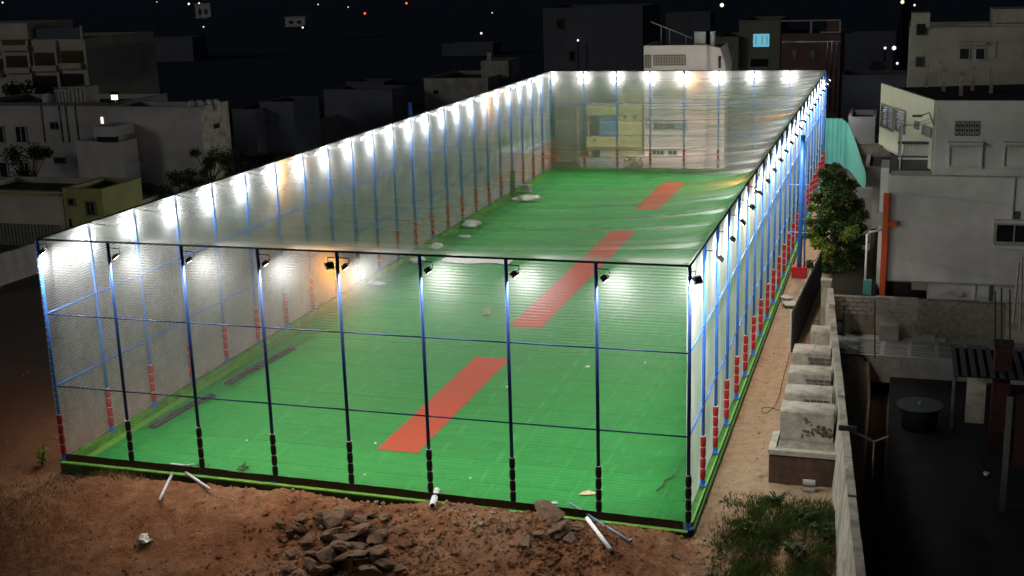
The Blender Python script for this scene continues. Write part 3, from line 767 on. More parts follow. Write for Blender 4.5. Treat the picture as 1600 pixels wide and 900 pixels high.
tag(s.build('loose_gravel', M['rock2']), 'loose small stones strewn over the dirt', 'gravel', kind='stuff')

s = MB()
scatter_stones(6000, lambda: (U_(-3, 26.5), -.3 - 11 * R_() ** 1.2), .015, .075)
scatter_stones(2500, lambda: (random.gauss(14.5, 2.2), random.gauss(-4.2, 1.6)), .03, .16)
scatter_stones(1500, lambda: (random.gauss(20.3, 1.2), random.gauss(-1.8, .8)), .03, .13)
scatter_stones(1500, lambda: (U_(24.4, 26.3), U_(-2, 30)), .015, .06)
tag(s.build('soil_clods', M['soil']), 'loose crumbs and clods of red soil all over the dirt', 'soil', kind='stuff')
# grass and weeds
def blades(s, n, fn, h0, h1, wd=.02):
    for _ in range(n):
        x, y = fn(); z = soil_z(x, y) - .02; h = U_(h0, h1); a = U_(0, 6.28); b = U_(0, 6.28); ln = U_(.1, .7) * h
        dx, dy = math.cos(a) * wd, math.sin(a) * wd; tx, ty = math.cos(b) * ln, math.sin(b) * ln
        s.quad((x - dx, y - dy, z), (x + dx, y + dy, z), (x + tx * .45 + dx * .7, y + ty * .45 + dy * .7, z + h * .65), (x + tx, y + ty, z + h))
s = MB()
clumps = [(28.6 - 3.0 * R_() ** 1.5, U_(-8.5, 3.0), U_(.15, .7)) for _ in range(80)]
clumps += [(U_(24.9, 26.6), U_(-7.5, .5), U_(.15, .5)) for _ in range(16)]
def cl():
    c = random.choice(clumps); return random.gauss(c[0], c[2] * .6), random.gauss(c[1], c[2] * .9)
blades(s, 42000, cl, .05, .26, .013)
blades(s, 3500, lambda: (U_(24.9, 28.3), U_(-7, 3.4)), .04, .22, .013)
tag(s.build('rough_grass', M['grass']), 'rough green grass growing beside the right hand wall', 'grass', kind='stuff')
s = MB()
blades(s, 6500, lambda: (random.gauss(.0, 1.7), random.gauss(-4.9, 1.8)), .04, .16, .014)
blades(s, 500, lambda: (random.gauss(2.6, 1.2), random.gauss(-.9, .3)), .08, .3, .012)
tag(s.build('dry_grass', leafy('dry_grass', (.09, .085, .035), (.2, .17, .08))), 'thin dry grass on the dirt mound at front left', 'grass', kind='stuff')
def plant(u, v, h, n, lab, name='weed_plant', m='leafy', ww=.3, cat='plant'):
    p = on_soil(u, v); rt = thing(name, lab, cat, p)
    s = MB(); st = MB()
    for q in range(n):
        a = U_(0, 6.28); l = U_(.5, 1) * h; bx_, by_ = math.cos(a) * ww * U_(.2, 1), math.sin(a) * ww * U_(.2, 1)
        st.tube([(0, 0, 0), (bx_ * .5, by_ * .5, l * .6), (bx_, by_, l)], [.014, .01, .005], 4)
        for w_ in range(9):
            t = U_(.3, 1); c = Vector((bx_ * t, by_ * t, l * t)); d1 = Vector((U_(-1, 1), U_(-1, 1), U_(-.4, .8))).normalized(); d2 = d1.cross(Vector((U_(-1, 1), U_(-1, 1), 1))).normalized()
            r = U_(.05, .10)
            s.quad(c, c + d1 * r + d2 * r * .45, c + d1 * r * 2.1, c + d1 * r - d2 * r * .45)
    s.build('foliage', M[m], rt); st.build('stem', M['trunk'], rt)
for q, (u, v, lab_) in enumerate(((1215, 790, 'bushy green weed nearest the plinth in the rough grass'), (1255, 815, 'bushy weed in the middle of the rough grass'), (1290, 845, 'bushy weed in the rough grass against the weathered wall'), (1170, 830, 'straggly weed at the left edge of the rough grass'), (1240, 870, 'broad weed low in the rough grass'), (1145, 790, 'small dry weed between the cage corner and the rough grass'))):
    plant(u, v, (.55, .6, .6, .4, .5, .35)[q], (16, 18, 16, 8, 16, 6)[q], lab_, ww=.55, m='leaf' if q % 2 == 0 else 'grass')
plant(66, 728, .9, 12, 'bright green leafy weed beside the left corner pole')
plant(312, 740, .45, 7, 'green tuft at the kerb behind the pipe stand', ww=.5, m='grass')
plant(375, 742, .40, 7, 'green tuft at the kerb between the third and fourth poles', ww=.5, m='grass')
plant(148, 738, .35, 6, 'low green tuft at the kerb near the left corner', ww=.5, m='grass')
plant(1262, 585, .0 + .4, 5, 'small green weed by the alley blocks', ww=.2)

# ------------------------------------------------------------------ right side: alley, fence, wall, blocks
A0, A1 = Vector((25.62, 20.4)), Vector((26.15, 33.5))
fn = thing('sheet_metal_fence', 'dark corrugated sheet metal fence along the right edge of the alley', 'fence', (A0.x, A0.y, -.4))
n = 13
for q in range(n):
    a = A0.lerp(A1, q / n) - A0; b = A0.lerp(A1, (q + 1) / n - .002) - A0
    s = MB(); m_ = 10
    for w_ in range(m_):
        for off in (0,):
            t0, t1 = w_ / m_, (w_ + 1) / m_
            o0 = .035 * (1 if w_ % 2 else -1); 
            pa = a.lerp(b, t0 + .01); pb = a.lerp(b, t1 - .01)
            s.quad((pa.x + o0, pa.y, 0), (pb.x + o0, pb.y, 0), (pb.x + o0, pb.y, 2.05), (pa.x + o0, pa.y, 2.05))
            o1 = -o0; pc = a.lerp(b, min(1, t1 + .01))
            s.quad((pb.x + o0, pb.y, 0), (pc.x + o1, pc.y, 0), (pc.x + o1, pc.y, 2.05), (pb.x + o0, pb.y, 2.05))
    o = s.build('sheet', M['darksheet'], fn)
    if q % 2 == 0: MB().box(a.x - .12, a.x - .06, a.y - .03, a.y + .03, -.1, 2.12).build('fence_post', M['steel'], fn)

WN, WF = Vector((29.95, -10.5)), Vector((27.25, 22.5))
wt = 2.1
wl = thing('compound_wall', 'long weathered plaster wall running up the right side towards the dark yard', 'wall', (WF.x, WF.y, -.9))
nseg = 11
for q in range(nseg):
    a = WN.lerp(WF, q / nseg) - WF; b = WN.lerp(WF, (q + 1) / nseg) - WF; b = a + (b - a) * .996
    h0 = .9 + wt + .05 * math.sin(q * 2.2) + (.25 if q >= nseg - 1 else 0)
    s = MB(); nn = len(s.v)
    for (pp) in (a, b):
        s.v += [(pp.x - .42, pp.y, 0), (pp.x + .1, pp.y, 0), (pp.x + .08, pp.y, h0), (pp.x - .17, pp.y, h0)]
    for f in ((0, 1, 2, 3), (4, 7, 6, 5), (0, 3, 7, 4), (1, 5, 6, 2), (3, 2, 6, 7)): s.f.append(tuple(nn + w_ for w_ in f)); s.m.append(0)
    s.build('wall_panel', M['plaster'], wl)
for q in range(4):   # pipe stubs poking over the inner side
    p = WN.lerp(WF, .72 + q * .07) - WF
    MB().tube([(p.x - .1, p.y, 2.35), (p.x + .5, p.y, 2.3)], .06, 8).build('pipe_stub', M['conc'], wl)
for (u, v, x0, lab) in ((1272, 300 + 2, 0, ''),)[:0]: pass
pc = MB().box(-.22, .22, -.22, .22, 0, 3.4).box(-.26, .26, -.26, .26, 3.401, 3.5)
tag(pc.build('gate_pillar', M['plaster'], loc=(26.98, 23.2, -.9)), 'square plaster pillar at the far end of the weathered wall', 'pillar')
# five rubble-filled cross blocks
for q, (x0, y0, y1, h, lab) in enumerate(((26.36, 6.1, 7.1, 1.9, 'nearest, with a crumbling rubble face'), (26.33, 8.1, 9.1, 1.9, 'second nearest'), (26.27, 10.55, 11.5, 1.9, 'third nearest'), (26.2, 13.35, 14.4, 1.9, 'fourth nearest'), (26.72, 16.4, 17.2, 1.95, 'smallest and farthest'))):
    x1 = 28.25 - .17 * q; 
    b_ = thing('masonry_block', 'grey concrete cross block beside the weathered wall, ' + lab, 'concrete block', (x0, y0, -.5), 0, 'masonry blocks beside the wall')
    s = MB(); w_ = x1 - x0; d = y1 - y0; H_ = h + .5
    n = 8
    for i in range(n + 1):
        for (yy, zz) in ((0, 0), (0, H_ - .06), (.06, H_), (d, H_ + .02), (d, 0)):
            k_ = nz(i * 1.3 + q * 5, yy * 3 + zz)
            s.v.append((w_ * i / n, yy + .03 * k_, zz + (.03 * k_ if zz > .1 else 0)))
    for i in range(n):
        for w2 in range(4): s.f.append((i * 5 + w2, i * 5 + w2 + 1, i * 5 + w2 + 6, i * 5 + w2 + 5)); s.m.append(0)
    s.f.append((0, 1, 2, 3, 4)); s.f.append(tuple(5 * n + w2 for w2 in (4, 3, 2, 1, 0))); s.m += [0, 0]
    s.build('block_body', M['plaster'], b_)
    if q < 4:
        if q == 0:
            for w2 in range(26):
                o = put('rubble_stone', random.choice(RM), b_, (U_(w_ * .38, w_ * .95), U_(-.03, .05), U_(H_ - .95, H_ - .2)), (U_(0, 3), U_(0, 3), U_(0, 3)), (U_(.08, .15),) * 3)
                o.data = o.data
        else:
            for r_ in range(2 + (q == 1)):
                for c_ in range(4):
                    MB().box(-.10, .10, -.03, .03, -.06, .06).build('brick', M['brickface'], b_, loc=(w_ * .48 + c_ * .24 + .05 * (r_ % 2), -.012, H_ - .3 - r_ * .17))
ped = thing('brick_plinth', 'dark brown box-shaped plinth with a pale rim at the near end of the blocks', 'plinth', (26.12, 4.7, -.9))
MB().box(0, 2.35, 0, 1.9, 0, 1.62).build('plinth_body', mat('brown_brickwork', (.085, .05, .035), .95, .4, 4, bump=.8, dirt=(.05, .03, .022)), ped)
MB().box(-.04, 2.33, -.05, .22, 1.621, 1.80).build('rim', M['plaster'], ped)
MB().box(-.04, .2, .221, 1.9, 1.621, 1.78).build('rim', M['plaster'], ped)
MB().box(.201, 2.33, .221, 1.9, 1.621, 1.66).build('plinth_top', M['mortar'], ped)
for q, (dx, z) in enumerate(((1.5, .0), (1.5, .24))):
    p = pt(1265, 752, z=-.55)
    o = MB().tube([(0, 0, .12), (.42, 0, .12)], .12, 10).build('concrete_cylinder', M['conc'], loc=(p.x - .15, 4.2, soil_z(p.x, 4.2) - .02 + z), smooth=False)
    tag(o, 'short grey concrete cylinder by the plinth, ' + ('lower of the two' if q == 0 else 'upper of the two'), 'cylinder')
# cable in the alley
s = MB(); pts = [pt(u, v, z=-.36) for u, v in ((1235, 530), (1232, 560), (1224, 590), (1218, 618), (1212, 632), (1205, 640), (1197, 646), (1192, 645), (1190, 638), (1200, 636), (1215, 640), (1225, 643))]
tag(s.tube(pts, .014, 5).build('loose_cable', M['cable']), 'thin dark cable snaking over the alley dirt by the blocks', 'cable')
flat2 = MB().box(-.35, .35, -.5, .5, 0, .05)
o = flat2.build('paving_slab', M['plaster'], loc=pt(1234, 475, z=-.36)); o.rotation_euler = (0, .05, .3); tag(o, 'loose pale slab lying in the alley below the red block', 'slab')
o = MB().box(-.25, .25, -.3, .3, 0, .05).build('paving_slab', M['plaster'], loc=pt(1229, 465, z=-.36)); o.rotation_euler = (.04, .0, .8); tag(o, 'smaller pale slab just beyond the first one in the alley', 'slab')

# ------------------------------------------------------------------ the dark yard on the right
YZ = -1.3
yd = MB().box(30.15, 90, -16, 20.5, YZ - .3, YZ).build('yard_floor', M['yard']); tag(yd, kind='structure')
# tiled terrace at the far end
tf = MB().box(27.6, 60, 20.52, 23.95, -1.6, -.30).build('terrace', M['joint']); tag(tf, kind='structure')
s_tile = MB().box(0, 1.02, 0, .62, -.296, -.27).mesh('tile', M['tile'])
for r_ in range(4):
    for c_ in range(12):
        if r_ * .82 + 21.0 + .62 < 23.9: put('tile', s_tile, tf, (28.6 + c_ * 1.22 + r_ * .02, 20.75 + r_ * .82, 0))
rw = thing('rear_wall', 'stained low masonry wall closing the far end of the dark yard', 'wall', (27.3, 24, -1))
for q in range(8):
    MB().box(q * 2.0 + .003, q * 2.0 + 1.997, 0, .35, 0, 2.55 + .04 * math.sin(q * 1.7)).build('wall_panel', M['mortar'] if q % 3 != 1 else M['plaster'], rw)
for q in range(34):
    r_ = q % 4; c_ = q // 4
    MB().box(-.17, .17, -.025, .02, -.075, .075).build('block', M['conc'], rw, loc=(.35 + c_ * .42 + .18 * (r_ % 2), -.012, 2.4 - r_ * .21))
for (u, v0, v1, lab) in ((1367, 470, 560, 'thin dark upright rod in the yard, left of the three bunched rods'), (1555, 455, 545, 'leftmost of three dark rods above the brick column'), (1565, 450, 545, 'middle of three dark rods above the brick column'), (1578, 452, 545, 'rightmost of three dark rods above the brick column')):
    yy = 19 if u < 1400 else 12
    a, b = pt(u, v1, y=yy), pt(u, v0, y=yy)
    tag(MB().tube([(0, 0, 0), b - a], .03, 5).build('steel_rod', M['cable'], loc=a), lab, 'rod')
def vpart(name, u0, u1, v0, v1, y, d, m, parent=None, lab=None, cat=None, zb=None):
    a, b = pt(u0, v1, y=y), pt(u1, v0, y=y)
    a2 = pt(u0, v0, y=y)
    org = Vector((a.x, y, zb if zb is not None else a.z))
    o = MB().box(0, b.x - a.x, 0, d, 0, b.z - org.z).build(name, m, parent, loc=(org if parent is None else org - parent.location))
    if lab: tag(o, lab, cat)
    return o
col_ = thing('brick_column', 'dark red brick column topped with steel rods in the yard', 'column', (pt(1550, 620, y=12).x, 12, YZ))
x0, x1, zt = 0, pt(1577, 620, y=12).x - pt(1550, 620, y=12).x, pt(1560, 540, y=12).z - YZ
for q in range(12):
    MB().box(0, x1, 0, .5, zt * q / 12 + .01, zt * (q + 1) / 12).build('brick_course', M['rust'], col_)
MB().box(-.05, x1 + .05, -.05, .55, zt + .002, zt + .1).build('column_cap', M['cable'], col_)
# shed with corrugated roof and pale door sheet
sh = thing('lean_to_shed', 'dark lean-to shed with a ribbed roof and a pale upright sheet in the yard', 'shed', (0, 0, 0))
A = pt(1485, 540, y=15); B = pt(1549, 603, y=11); 
zr = A.z
for q in range(22):
    x = A.x + q * .34
    MB().box(x, x + .18, 11.2, 15, zr - .06, zr).build('roof_rib', M['darksheet'], sh)
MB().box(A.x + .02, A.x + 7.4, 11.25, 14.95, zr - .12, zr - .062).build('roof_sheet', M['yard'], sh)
a, b = pt(1507, 660, y=12.5), pt(1543, 575, y=12.5)
MB().box(a.x, b.x, 12.5, 12.56, a.z, b.z).build('pale_sheet', M['plaster'], sh)
a, b = pt(1488, 655, y=14.2), pt(1494, 575, y=14.2)
MB().tube([(a.x, 14.2, YZ), (a.x, 14.2, b.z)], .09, 8).build('post', M['dframe'], sh)
# drum
p = pt(1437, 640, z=-.5)
dm = thing('water_drum', 'wide dark round drum with a lid in the yard', 'drum', (p.x, p.y, YZ))
MB().tube([(0, 0, 0), (0, 0, .9), (0, 0, 1.0)], [.68, .78, .80], 24).build('drum_body', M['darksheet'], dm, True)
MB().tube([(0, 0, 1.001), (0, 0, 1.04)], [.95, .93], 24).build('lid', M['darksheet'], dm)
MB().tube([(0, 0, 1.04), (0, 0, 1.16)], .07, 10).build('lid_knob', M['plaster'], dm)
# Y-shaped pole near the wall
p = pt(1364, 740, y=2.0); ydp = thing('forked_pole', 'thin forked pole with two arms standing behind the weathered wall', 'pole', (p.x, 2.0, YZ))
zt = pt(1364, 690, y=2).z - YZ
MB().tube([(0, 0, 0), (0, 0, zt)], .045, 6).build('pole', M['dframe'], ydp)
a = pt(1318, 666, y=2) - Vector((p.x, 2, YZ)); b = pt(1389, 682, y=2) - Vector((p.x, 2, YZ))
MB().tube([(0, 0, zt), a], .035, 6).build('arm', M['dframe'], ydp); MB().tube([(0, 0, zt), b], .035, 6).build('arm', M['dframe'], ydp)
MB().box(a.x - .15, a.x + .42, -.06, .06, a.z - .14, a.z + .02).build('lamp_head', M['cable'], ydp)
# leaning planks by the right edge
for (u0, v0, u1, v1, lab) in ((1583, 505, 1592, 410, 'pale plank leaning at the right edge, left one'), (1594, 518, 1597, 402, 'pale plank leaning at the right edge, right one')):
    a, b = pt(u0, v0, y=22), pt(u1, v1, y=23.2)
    tag(MB().tube([(0, 0, 0), b - a], .05, 4).build('leaning_plank', M['plaster'], loc=a), lab, 'plank')
o = vpart('red_sheet', 1582, 1625, 620, 730, 6, .06, M['rust'], None, 'dark red metal sheet standing at the right edge of the yard', 'sheet')
o = vpart('upright_pipe', 1570, 1574, 620, 800, 6, .06, M['dframe'], None, 'thin grey upright pipe beside the dark red sheet', 'pipe')
p = pt(1541, 742, z=YZ + .02); o = put('plastic_scrap', blob('plastic_scrap', M['bag'], .2, 4, (.5, 1.1, .25), 2, .6, False), None, p + Vector((0, 0, .05))); tag(o, 'pale scrap lying in the dark yard', 'scrap')
p = pt(1437, 523, z=-.27); o = put('mat', blob('mat', M['plaster'], .9, 5, (1.2, .5, .04), 2, .4, False), None, p + Vector((0, 0, .03))); o.name = 'floor_mat'; tag(o, 'pale flat mat on the tiled terrace', 'mat')
p = pt(1448, 505, z=-.27)
for q, (dx, w_) in enumerate(((-.5, .22), (0.05, .28), (.6, .2))):
    o = MB().box(-w_, w_, -.12, .12, 0, .22 + .1 * (q == 1)).build('loose_block', M['conc'], loc=(p.x + dx, 23.3, -.29)); tag(o, 'loose grey block against the stained wall, ' + ('left', 'middle', 'right')[q] + ' of three', 'block')
o = MB().box(-.45, .45, -.3, .3, 0, .75).build('cement_tank', M['conc'], loc=(pt(1390, 500, y=23.2).x, 23.3, -.29)); tag(o, 'square grey cement tank against the stained wall', 'tank')
o = put('foil_bundle', blob('foil_bundle', mat('foil', (.6, .6, .6), .3, .4, 8, metal=.7, bump=1), .5, 6, (1.5, .7, .35), 2, 1.2), None, pt(1490, 461, y=24.9) + Vector((0, 0, .05))); tag(o, 'shiny foil bundle behind the stained wall', 'bundle')
MBs = MB().box(-1.2, 1.2, -.25, .25, 0, .95)
p = pt(1490, 470, y=24.9); tag(MBs.build('work_bench', M['conc'], loc=(p.x, 24.95, p.z - .95)), 'grey ledge behind the stained wall carrying the foil bundle', 'ledge')

# ------------------------------------------------------------------ building helpers
def facade_y(root, y):            # helper that places boxes on a wall facing the camera
    def f(name, u0, u1, v0, v1, m, proud=.05, depth=None, parent=None, lab=None):
        um, vm = (u0 + u1) / 2, (v0 + v1) / 2
        a, b = pt(u0, vm, y=y), pt(u1, vm, y=y); zt, zb = pt(um, v0, y=y).z, pt(um, v1, y=y).z
        c = Vector(((a.x + b.x) / 2, y, (zt + zb) / 2))
        w_, h_ = abs(b.x - a.x) / 2, abs(zt - zb) / 2; dd = depth or .04
        base = root.location + (parent.location if parent is not None else Vector())
        o = MB().box(-w_, w_, -proud, dd, -h_, h_).build(name, m, parent or root, loc=c - base)
        if lab: o['label'] = lab
        return o, w_, h_
    return f
def window(fc, u0, u1, v0, v1, cols=2, fm='frame', gm='glass', rows=1, proud=.09, name='window', th=.09):
    o, w_, h_ = fc('pane_back', u0, u1, v0, v1, M[gm], .03)
    o.name = name
    s = MB()
    s.box(-w_ - th, w_ + th, -proud, 0, h_, h_ + th); s.box(-w_ - th, w_ + th, -proud, 0, -h_ - th, -h_)
    s.box(-w_ - th, -w_, -proud, 0, -h_, h_); s.box(w_, w_ + th, -proud, 0, -h_, h_)
    for q in range(1, cols):
        x = -w_ + 2 * w_ * q / cols; s.box(x - .035, x + .035, -proud + .02, -.031, -h_, h_)
    for q in range(1, rows):
        z = -h_ + 2 * h_ * q / rows; s.box(-w_, w_, -proud + .03, -.031, z - .03, z + .03)
    s.build('frame', M[fm], o)
    return o
def block(name, label, x0, x1, y0, y1, z0, z1, wm, rm='roof', par=.5, cat='building'):
    rt = thing(name, label, cat, (x0, y0, z0))
    w_, d, h = x1 - x0, y1 - y0, z1 - z0
    MB().box(0, w_, 0, d, 0, h - par).build('wall', M[wm], rt)
    if par:
        MB().box(.2, w_ - .2, .2, d - .2, h - par + .003, h - par + .06).build('roof', M[rm], rt)
        s = MB().box(0, w_, 0, .2, h - par + .002, h).box(0, w_, d - .2, d, h - par + .002, h).box(0, .2, .201, d - .201, h - par + .002, h).box(w_ - .2, w_, .201, d - .201, h - par + .002, h)
        s.build('parapet', M[wm], rt)
        s = MB().box(-.05, w_ + .05, -.05, .22, h + .002, h + .07).box(-.05, .22, .221, d + .05, h + .002, h + .068).box(w_ - .22, w_ + .05, .221, d + .05, h + .002, h + .068)
        s.build('coping', M['dframe'] if wm in ('dark_wall', 'pinkdark', 'olive') else M[wm], rt)
    return rt
def tank(p, r, h, lab, m='tank', on='building', boxy=False):
    rt = thing('water_tank', lab, 'water tank', p)
    if boxy:
        MB().box(-r, r, -r, r, 0, h).build('tank_body', M[m], rt); MB().box(-r - .05, r + .05, -r - .05, r + .05, h + .001, h + .08).build('tank_lid', M['frame'], rt); return
    MB().tube([(0, 0, 0), (0, 0, h * .8), (0, 0, h * .95), (0, 0, h)], [r, r, r * .6, r * .3], 14).build('tank_body', M[m], rt)
    MB().tube([(0, 0, h), (0, 0, h + .08)], r * .28, 10).build('tank_lid', M['cable'], rt)

# --- right: grey house with the cream side (nearest on the right)
y = 33.0
xl, xr = pt(1388, 300, y=y).x, pt(1700, 300, y=y).x
zt, zb = pt(1392, 272, y=y).z, pt(1388, 437, y=y).z
gh = thing('grey_house', 'large plain grey house at the right edge with a recessed upper storey and cream side', 'house', (xl, y, -1))
MB().box(0, xr - xl, 0, 9, zb + 1, zt + 1).build('wall', M['grey_wall'], gh)
xg = pt(1450, 450, y=y).x - xl
MB().box(xg, xr - xl, .55, 8.6, 0, zb + .98).build('ground_floor_wall', M['grey_wall'], gh)
MB().box(-.04, xr - xl, -.04, .25, zb + .93, zb + .999).build('ledge', M['frame'], gh)
MB().box(0.01, xr - xl, .2, 9, zt + 1.002, zt + 1.06).build('terrace_roof', M['roof'], gh)
fc = facade_y(gh, y)
fc('cornice', 1392, 1640, 268, 276, M['frame'], .12)
w1 = window(fc, 1557, 1640, 352, 378, 3, 'frame', 'glass', name='window', th=.16)
fc('sill', 1552, 1645, 383, 388, M['grey_wall'], .28)
fc('hood', 1552, 1645, 343, 348, M['grey_wall'], .35)
fc('vent', 1582, 1594, 330, 342, M['brickface'], .04)
fc('downpipe', 1583, 1585, 276, 344, M['frame'], .08)
fcg = facade_y(gh, y + .55)
fcg('post', 1521, 1524, 441, 470, M['white'], .1); fcg('post', 1545, 1550, 444, 470, M['dframe'], .1)
# lower left annexe and dark void with pipes
x_a = pt(1424, 452, y=y + 3).x
MB().box(x_a - xl, xg, 3, 3.3, 0, zb + .9).build('back_wall', M['cream'], gh)
y2 = y + 1.6
# upper storey (polygon footprint: the cream side runs obliquely)
zt2 = 10.25
n0 = pt(1460, 157, z=zt2); f0 = pt(1377, 130, z=zt2)
far2 = Vector((f0.x + 14, f0.y + 3))
s = MB(); zb2 = zt + .06
P4 = [(n0.x - .02, n0.y), (xr, n0.y), (xr, f0.y + 3), (f0.x, f0.y)]
up = thing('upper_storey', None, None) if False else None
base = gh.location
def poly_prism(P, z0, z1):
    s = MB(); n = len(P); s.v = [(x, y_, z0) for x, y_ in P] + [(x, y_, z1) for x, y_ in P]
    s.f = [tuple(range(n))[::-1], tuple(range(n, 2 * n))] + [(i, (i + 1) % n, (i + 1) % n + n, i + n) for i in range(n)]; s.m = [0] * (n + 2); return s
# front grey wall and the cream side wall as two shells of the same storey
s = poly_prism([(n0.x + .16, n0.y), (xr, n0.y), (xr, f0.y + 3), (f0.x + .3, f0.y)], zb2, zt2 - .35); s.build('upper_wall', M['grey_wall'], gh, loc=-base)
dirv = (Vector((f0.x, f0.y)) - Vector((n0.x, n0.y))); ln = dirv.length; dirv.normalize(); nrm = Vector((-dirv.y, dirv.x))
if nrm.x > 0: nrm = -nrm
zc = pt(1372, 222, x=f0.x).z
zc = max(zb2 - 1.6, min(zc, zb2 + .6))
ang = math.atan2(dirv.y, dirv.x)
zc = 6.55
cs = MB().box(0, ln, -.20, -.0, zc, zt2 + .0)
o = cs.build('cream_side_wall', M['cream'], gh); o.location = Vector((n0.x, n0.y, 0)) - base; o.rotation_euler = (0, 0, ang)
s = poly_prism([(n0.x + .18, n0.y + .01), (xr, n0.y + .01), (xr, f0.y + 3), (f0.x + .32, f0.y - .02)], zt2 - .345, zt2 - .28); s.build('upper_roof', M['roof'], gh, loc=-base)
s = MB().box(n0.x, xr, n0.y - .06, n0.y + .14, zt2 - .36, zt2 + .0); s.build('parapet', M['grey_wall'], gh, loc=-base)
# cream side windows
o0 = o
def side_win(u0, u1, v0, v1, cols):
    # sight lines meet the oblique wall
    def hit(u, v):
        d = CFW + (u - 800) / CF * CR - (v - 450) / CF * CU
        nn = Vector((nrm.x, nrm.y, 0)); t = (Vector((n0.x, n0.y, 0)) + nn * .0 - CPOS).dot(nn) / d.dot(nn); return CPOS + t * d
    um, vm = (u0 + u1) / 2, (v0 + v1) / 2
    a, b = hit(u0, vm), hit(u1, vm); l0 = (Vector((a.x, a.y)) - Vector((n0.x, n0.y))).dot(dirv); l1 = (Vector((b.x, b.y)) - Vector((n0.x, n0.y))).dot(dirv)
    z1, z0 = hit(um, v0).z, hit(um, v1).z
    lo_, hi_ = min(l0, l1), max(l0, l1)
    sgn = 1
    w_ = MB().box(lo_, hi_, -.0, .05, z0, z1).build('window', M['glass'], gh); w_.location = o0.location; w_.rotation_euler = (0, 0, ang)
    s = MB(); t = .09
    s.box(lo_ - t, hi_ + t, 0, .12, z1, z1 + t).box(lo_ - t, hi_ + t, 0, .14, z0 - t, z0).box(lo_ - t, lo_, 0, .12, z0, z1).box(hi_, hi_ + t, 0, .12, z0, z1)
    for q in range(1, cols): x = lo_ + (hi_ - lo_) * q / cols; s.box(x - .03, x + .03, .051, .1, z0, z1)
    for q in range(1, 9): zz = z0 + (z1 - z0) * q / 9; s.box(lo_, hi_, .052, .075, zz - .02, zz + .02)
    s.build('frame', M['frame'], w_)
side_win(1379, 1397, 167, 200, 2); side_win(1401, 1415, 173, 205, 1); side_win(1432, 1436, 192, 199, 1); side_win(1444, 1456, 201, 210, 1)
fu = facade_y(gh, n0.y)
# jali grille
gr, gw, ghh = fu('grille', 1492, 1530, 189, 212, M['glass'], .04)
s = MB()
for r_ in range(3):
    for c_ in range(5):
        cx, cz = -gw + gw * 2 * (c_ + .5) / 5, -ghh + 2 * ghh * (r_ + .5) / 3; ry = gw / 5 * .85; rz_ = ghh / 3 * .85
        s.box(cx - ry, cx - ry + .05, -.10, -.041, cz - rz_, cz + rz_); s.box(cx + ry - .05, cx + ry, -.10, -.041, cz - rz_, cz + rz_)
        s.box(cx - ry + .05, cx + ry - .05, -.10, -.041, cz + rz_ - .05, cz + rz_); s.box(cx - ry * .4, cx + ry * .4, -.10, -.041, cz - .04, cz + .04)
s.build('lattice', M['frame'], gr)
for (u0, u1) in ((1484, 1532), (1570, 1640)):
    o_, w_, h_ = fu('window', u0, u1, 228, 259, M['grey_wall'], .05)
    s = MB().box(-w_ - .1, w_ + .1, -.16, -.001, h_, h_ + .1).box(-w_ - .1, -w_, -.16, 0, -h_, h_ - .001).box(w_, w_ + .1, -.16, 0, -h_, h_ - .001).box(-w_ - .1, w_ + .1, -.2, 0, -h_ - .1, -h_ - .001)
    for q in range(6): x = -w_ + 2 * w_ * (q + .5) / 6; s.box(x - .09, x + .09, -.09, -.051, h_ - .22, h_ - .07)
    s.build('frame', M['grey_wall'], o_)
    o2, _, _ = fu('sun_hood', u0 - 4, u1 + 4, 221, 225, M['grey_wall'], .5)
# balcony with balusters at left of upper storey
yb = y + .35
fb_ = facade_y(gh, yb)
fb_('balcony_slab', 1392, 1459, 243, 268, M['dframe'], .1)
fb_('balcony_rail', 1403, 1459, 221, 225, M['dframe'], .12)
fb_('balcony_foot', 1403, 1459, 246, 249, M['white'], .11)
for q in range(13):
    u = 1412 + q * 3.6
    a, b = pt(u, 246, y=yb), pt(u, 225, y=yb); hh = b.z - a.z
    MB().tube([(0, 0, 0), (0, 0, hh * .25), (0, 0, hh * .55), (0, 0, hh)], [.05, .10, .045, .06], 8).build('baluster', M['white'], gh, True, loc=a - base)
fb_('balcony_post', 1404, 1407, 196, 244, M['frame'], .1)
# rebar columns on the roof
for q, (u, v0, v1) in enumerate(((1424, 102, 130), (1447, 107, 137), (1468, 100, 128), (1474, 112, 143), (1501, 118, 150), (1519, 110, 142), (1548, 124, 146), (1546, 97, 126))):
    zz = zt2 - .3; b = pt(u, v1, z=zz); t_ = pt(u, v0, y=b.y)
    if b.y > 60: b = pt(u, v1, y=52); t_ = pt(u, v0, y=52)
    o = MB().box(-.10, .10, -.10, .10, 0, t_.z - zz).build('column_stub', M['plaster'], loc=(b.x, b.y, zz))
    for w_ in ((-.07, -.07), (.07, .07)): MB().tube([(w_[0], w_[1], t_.z - zz), (w_[0], w_[1], t_.z - zz + .25)], .012, 4).build('rebar', M['cable'], o)
    tag(o, 'pale unfinished concrete column stub on the dark roof, %s from the left' % ORD[(0, 1, 2, 3, 4, 5, 7, 6)[q]], 'column', 'column stubs on the grey house roof')
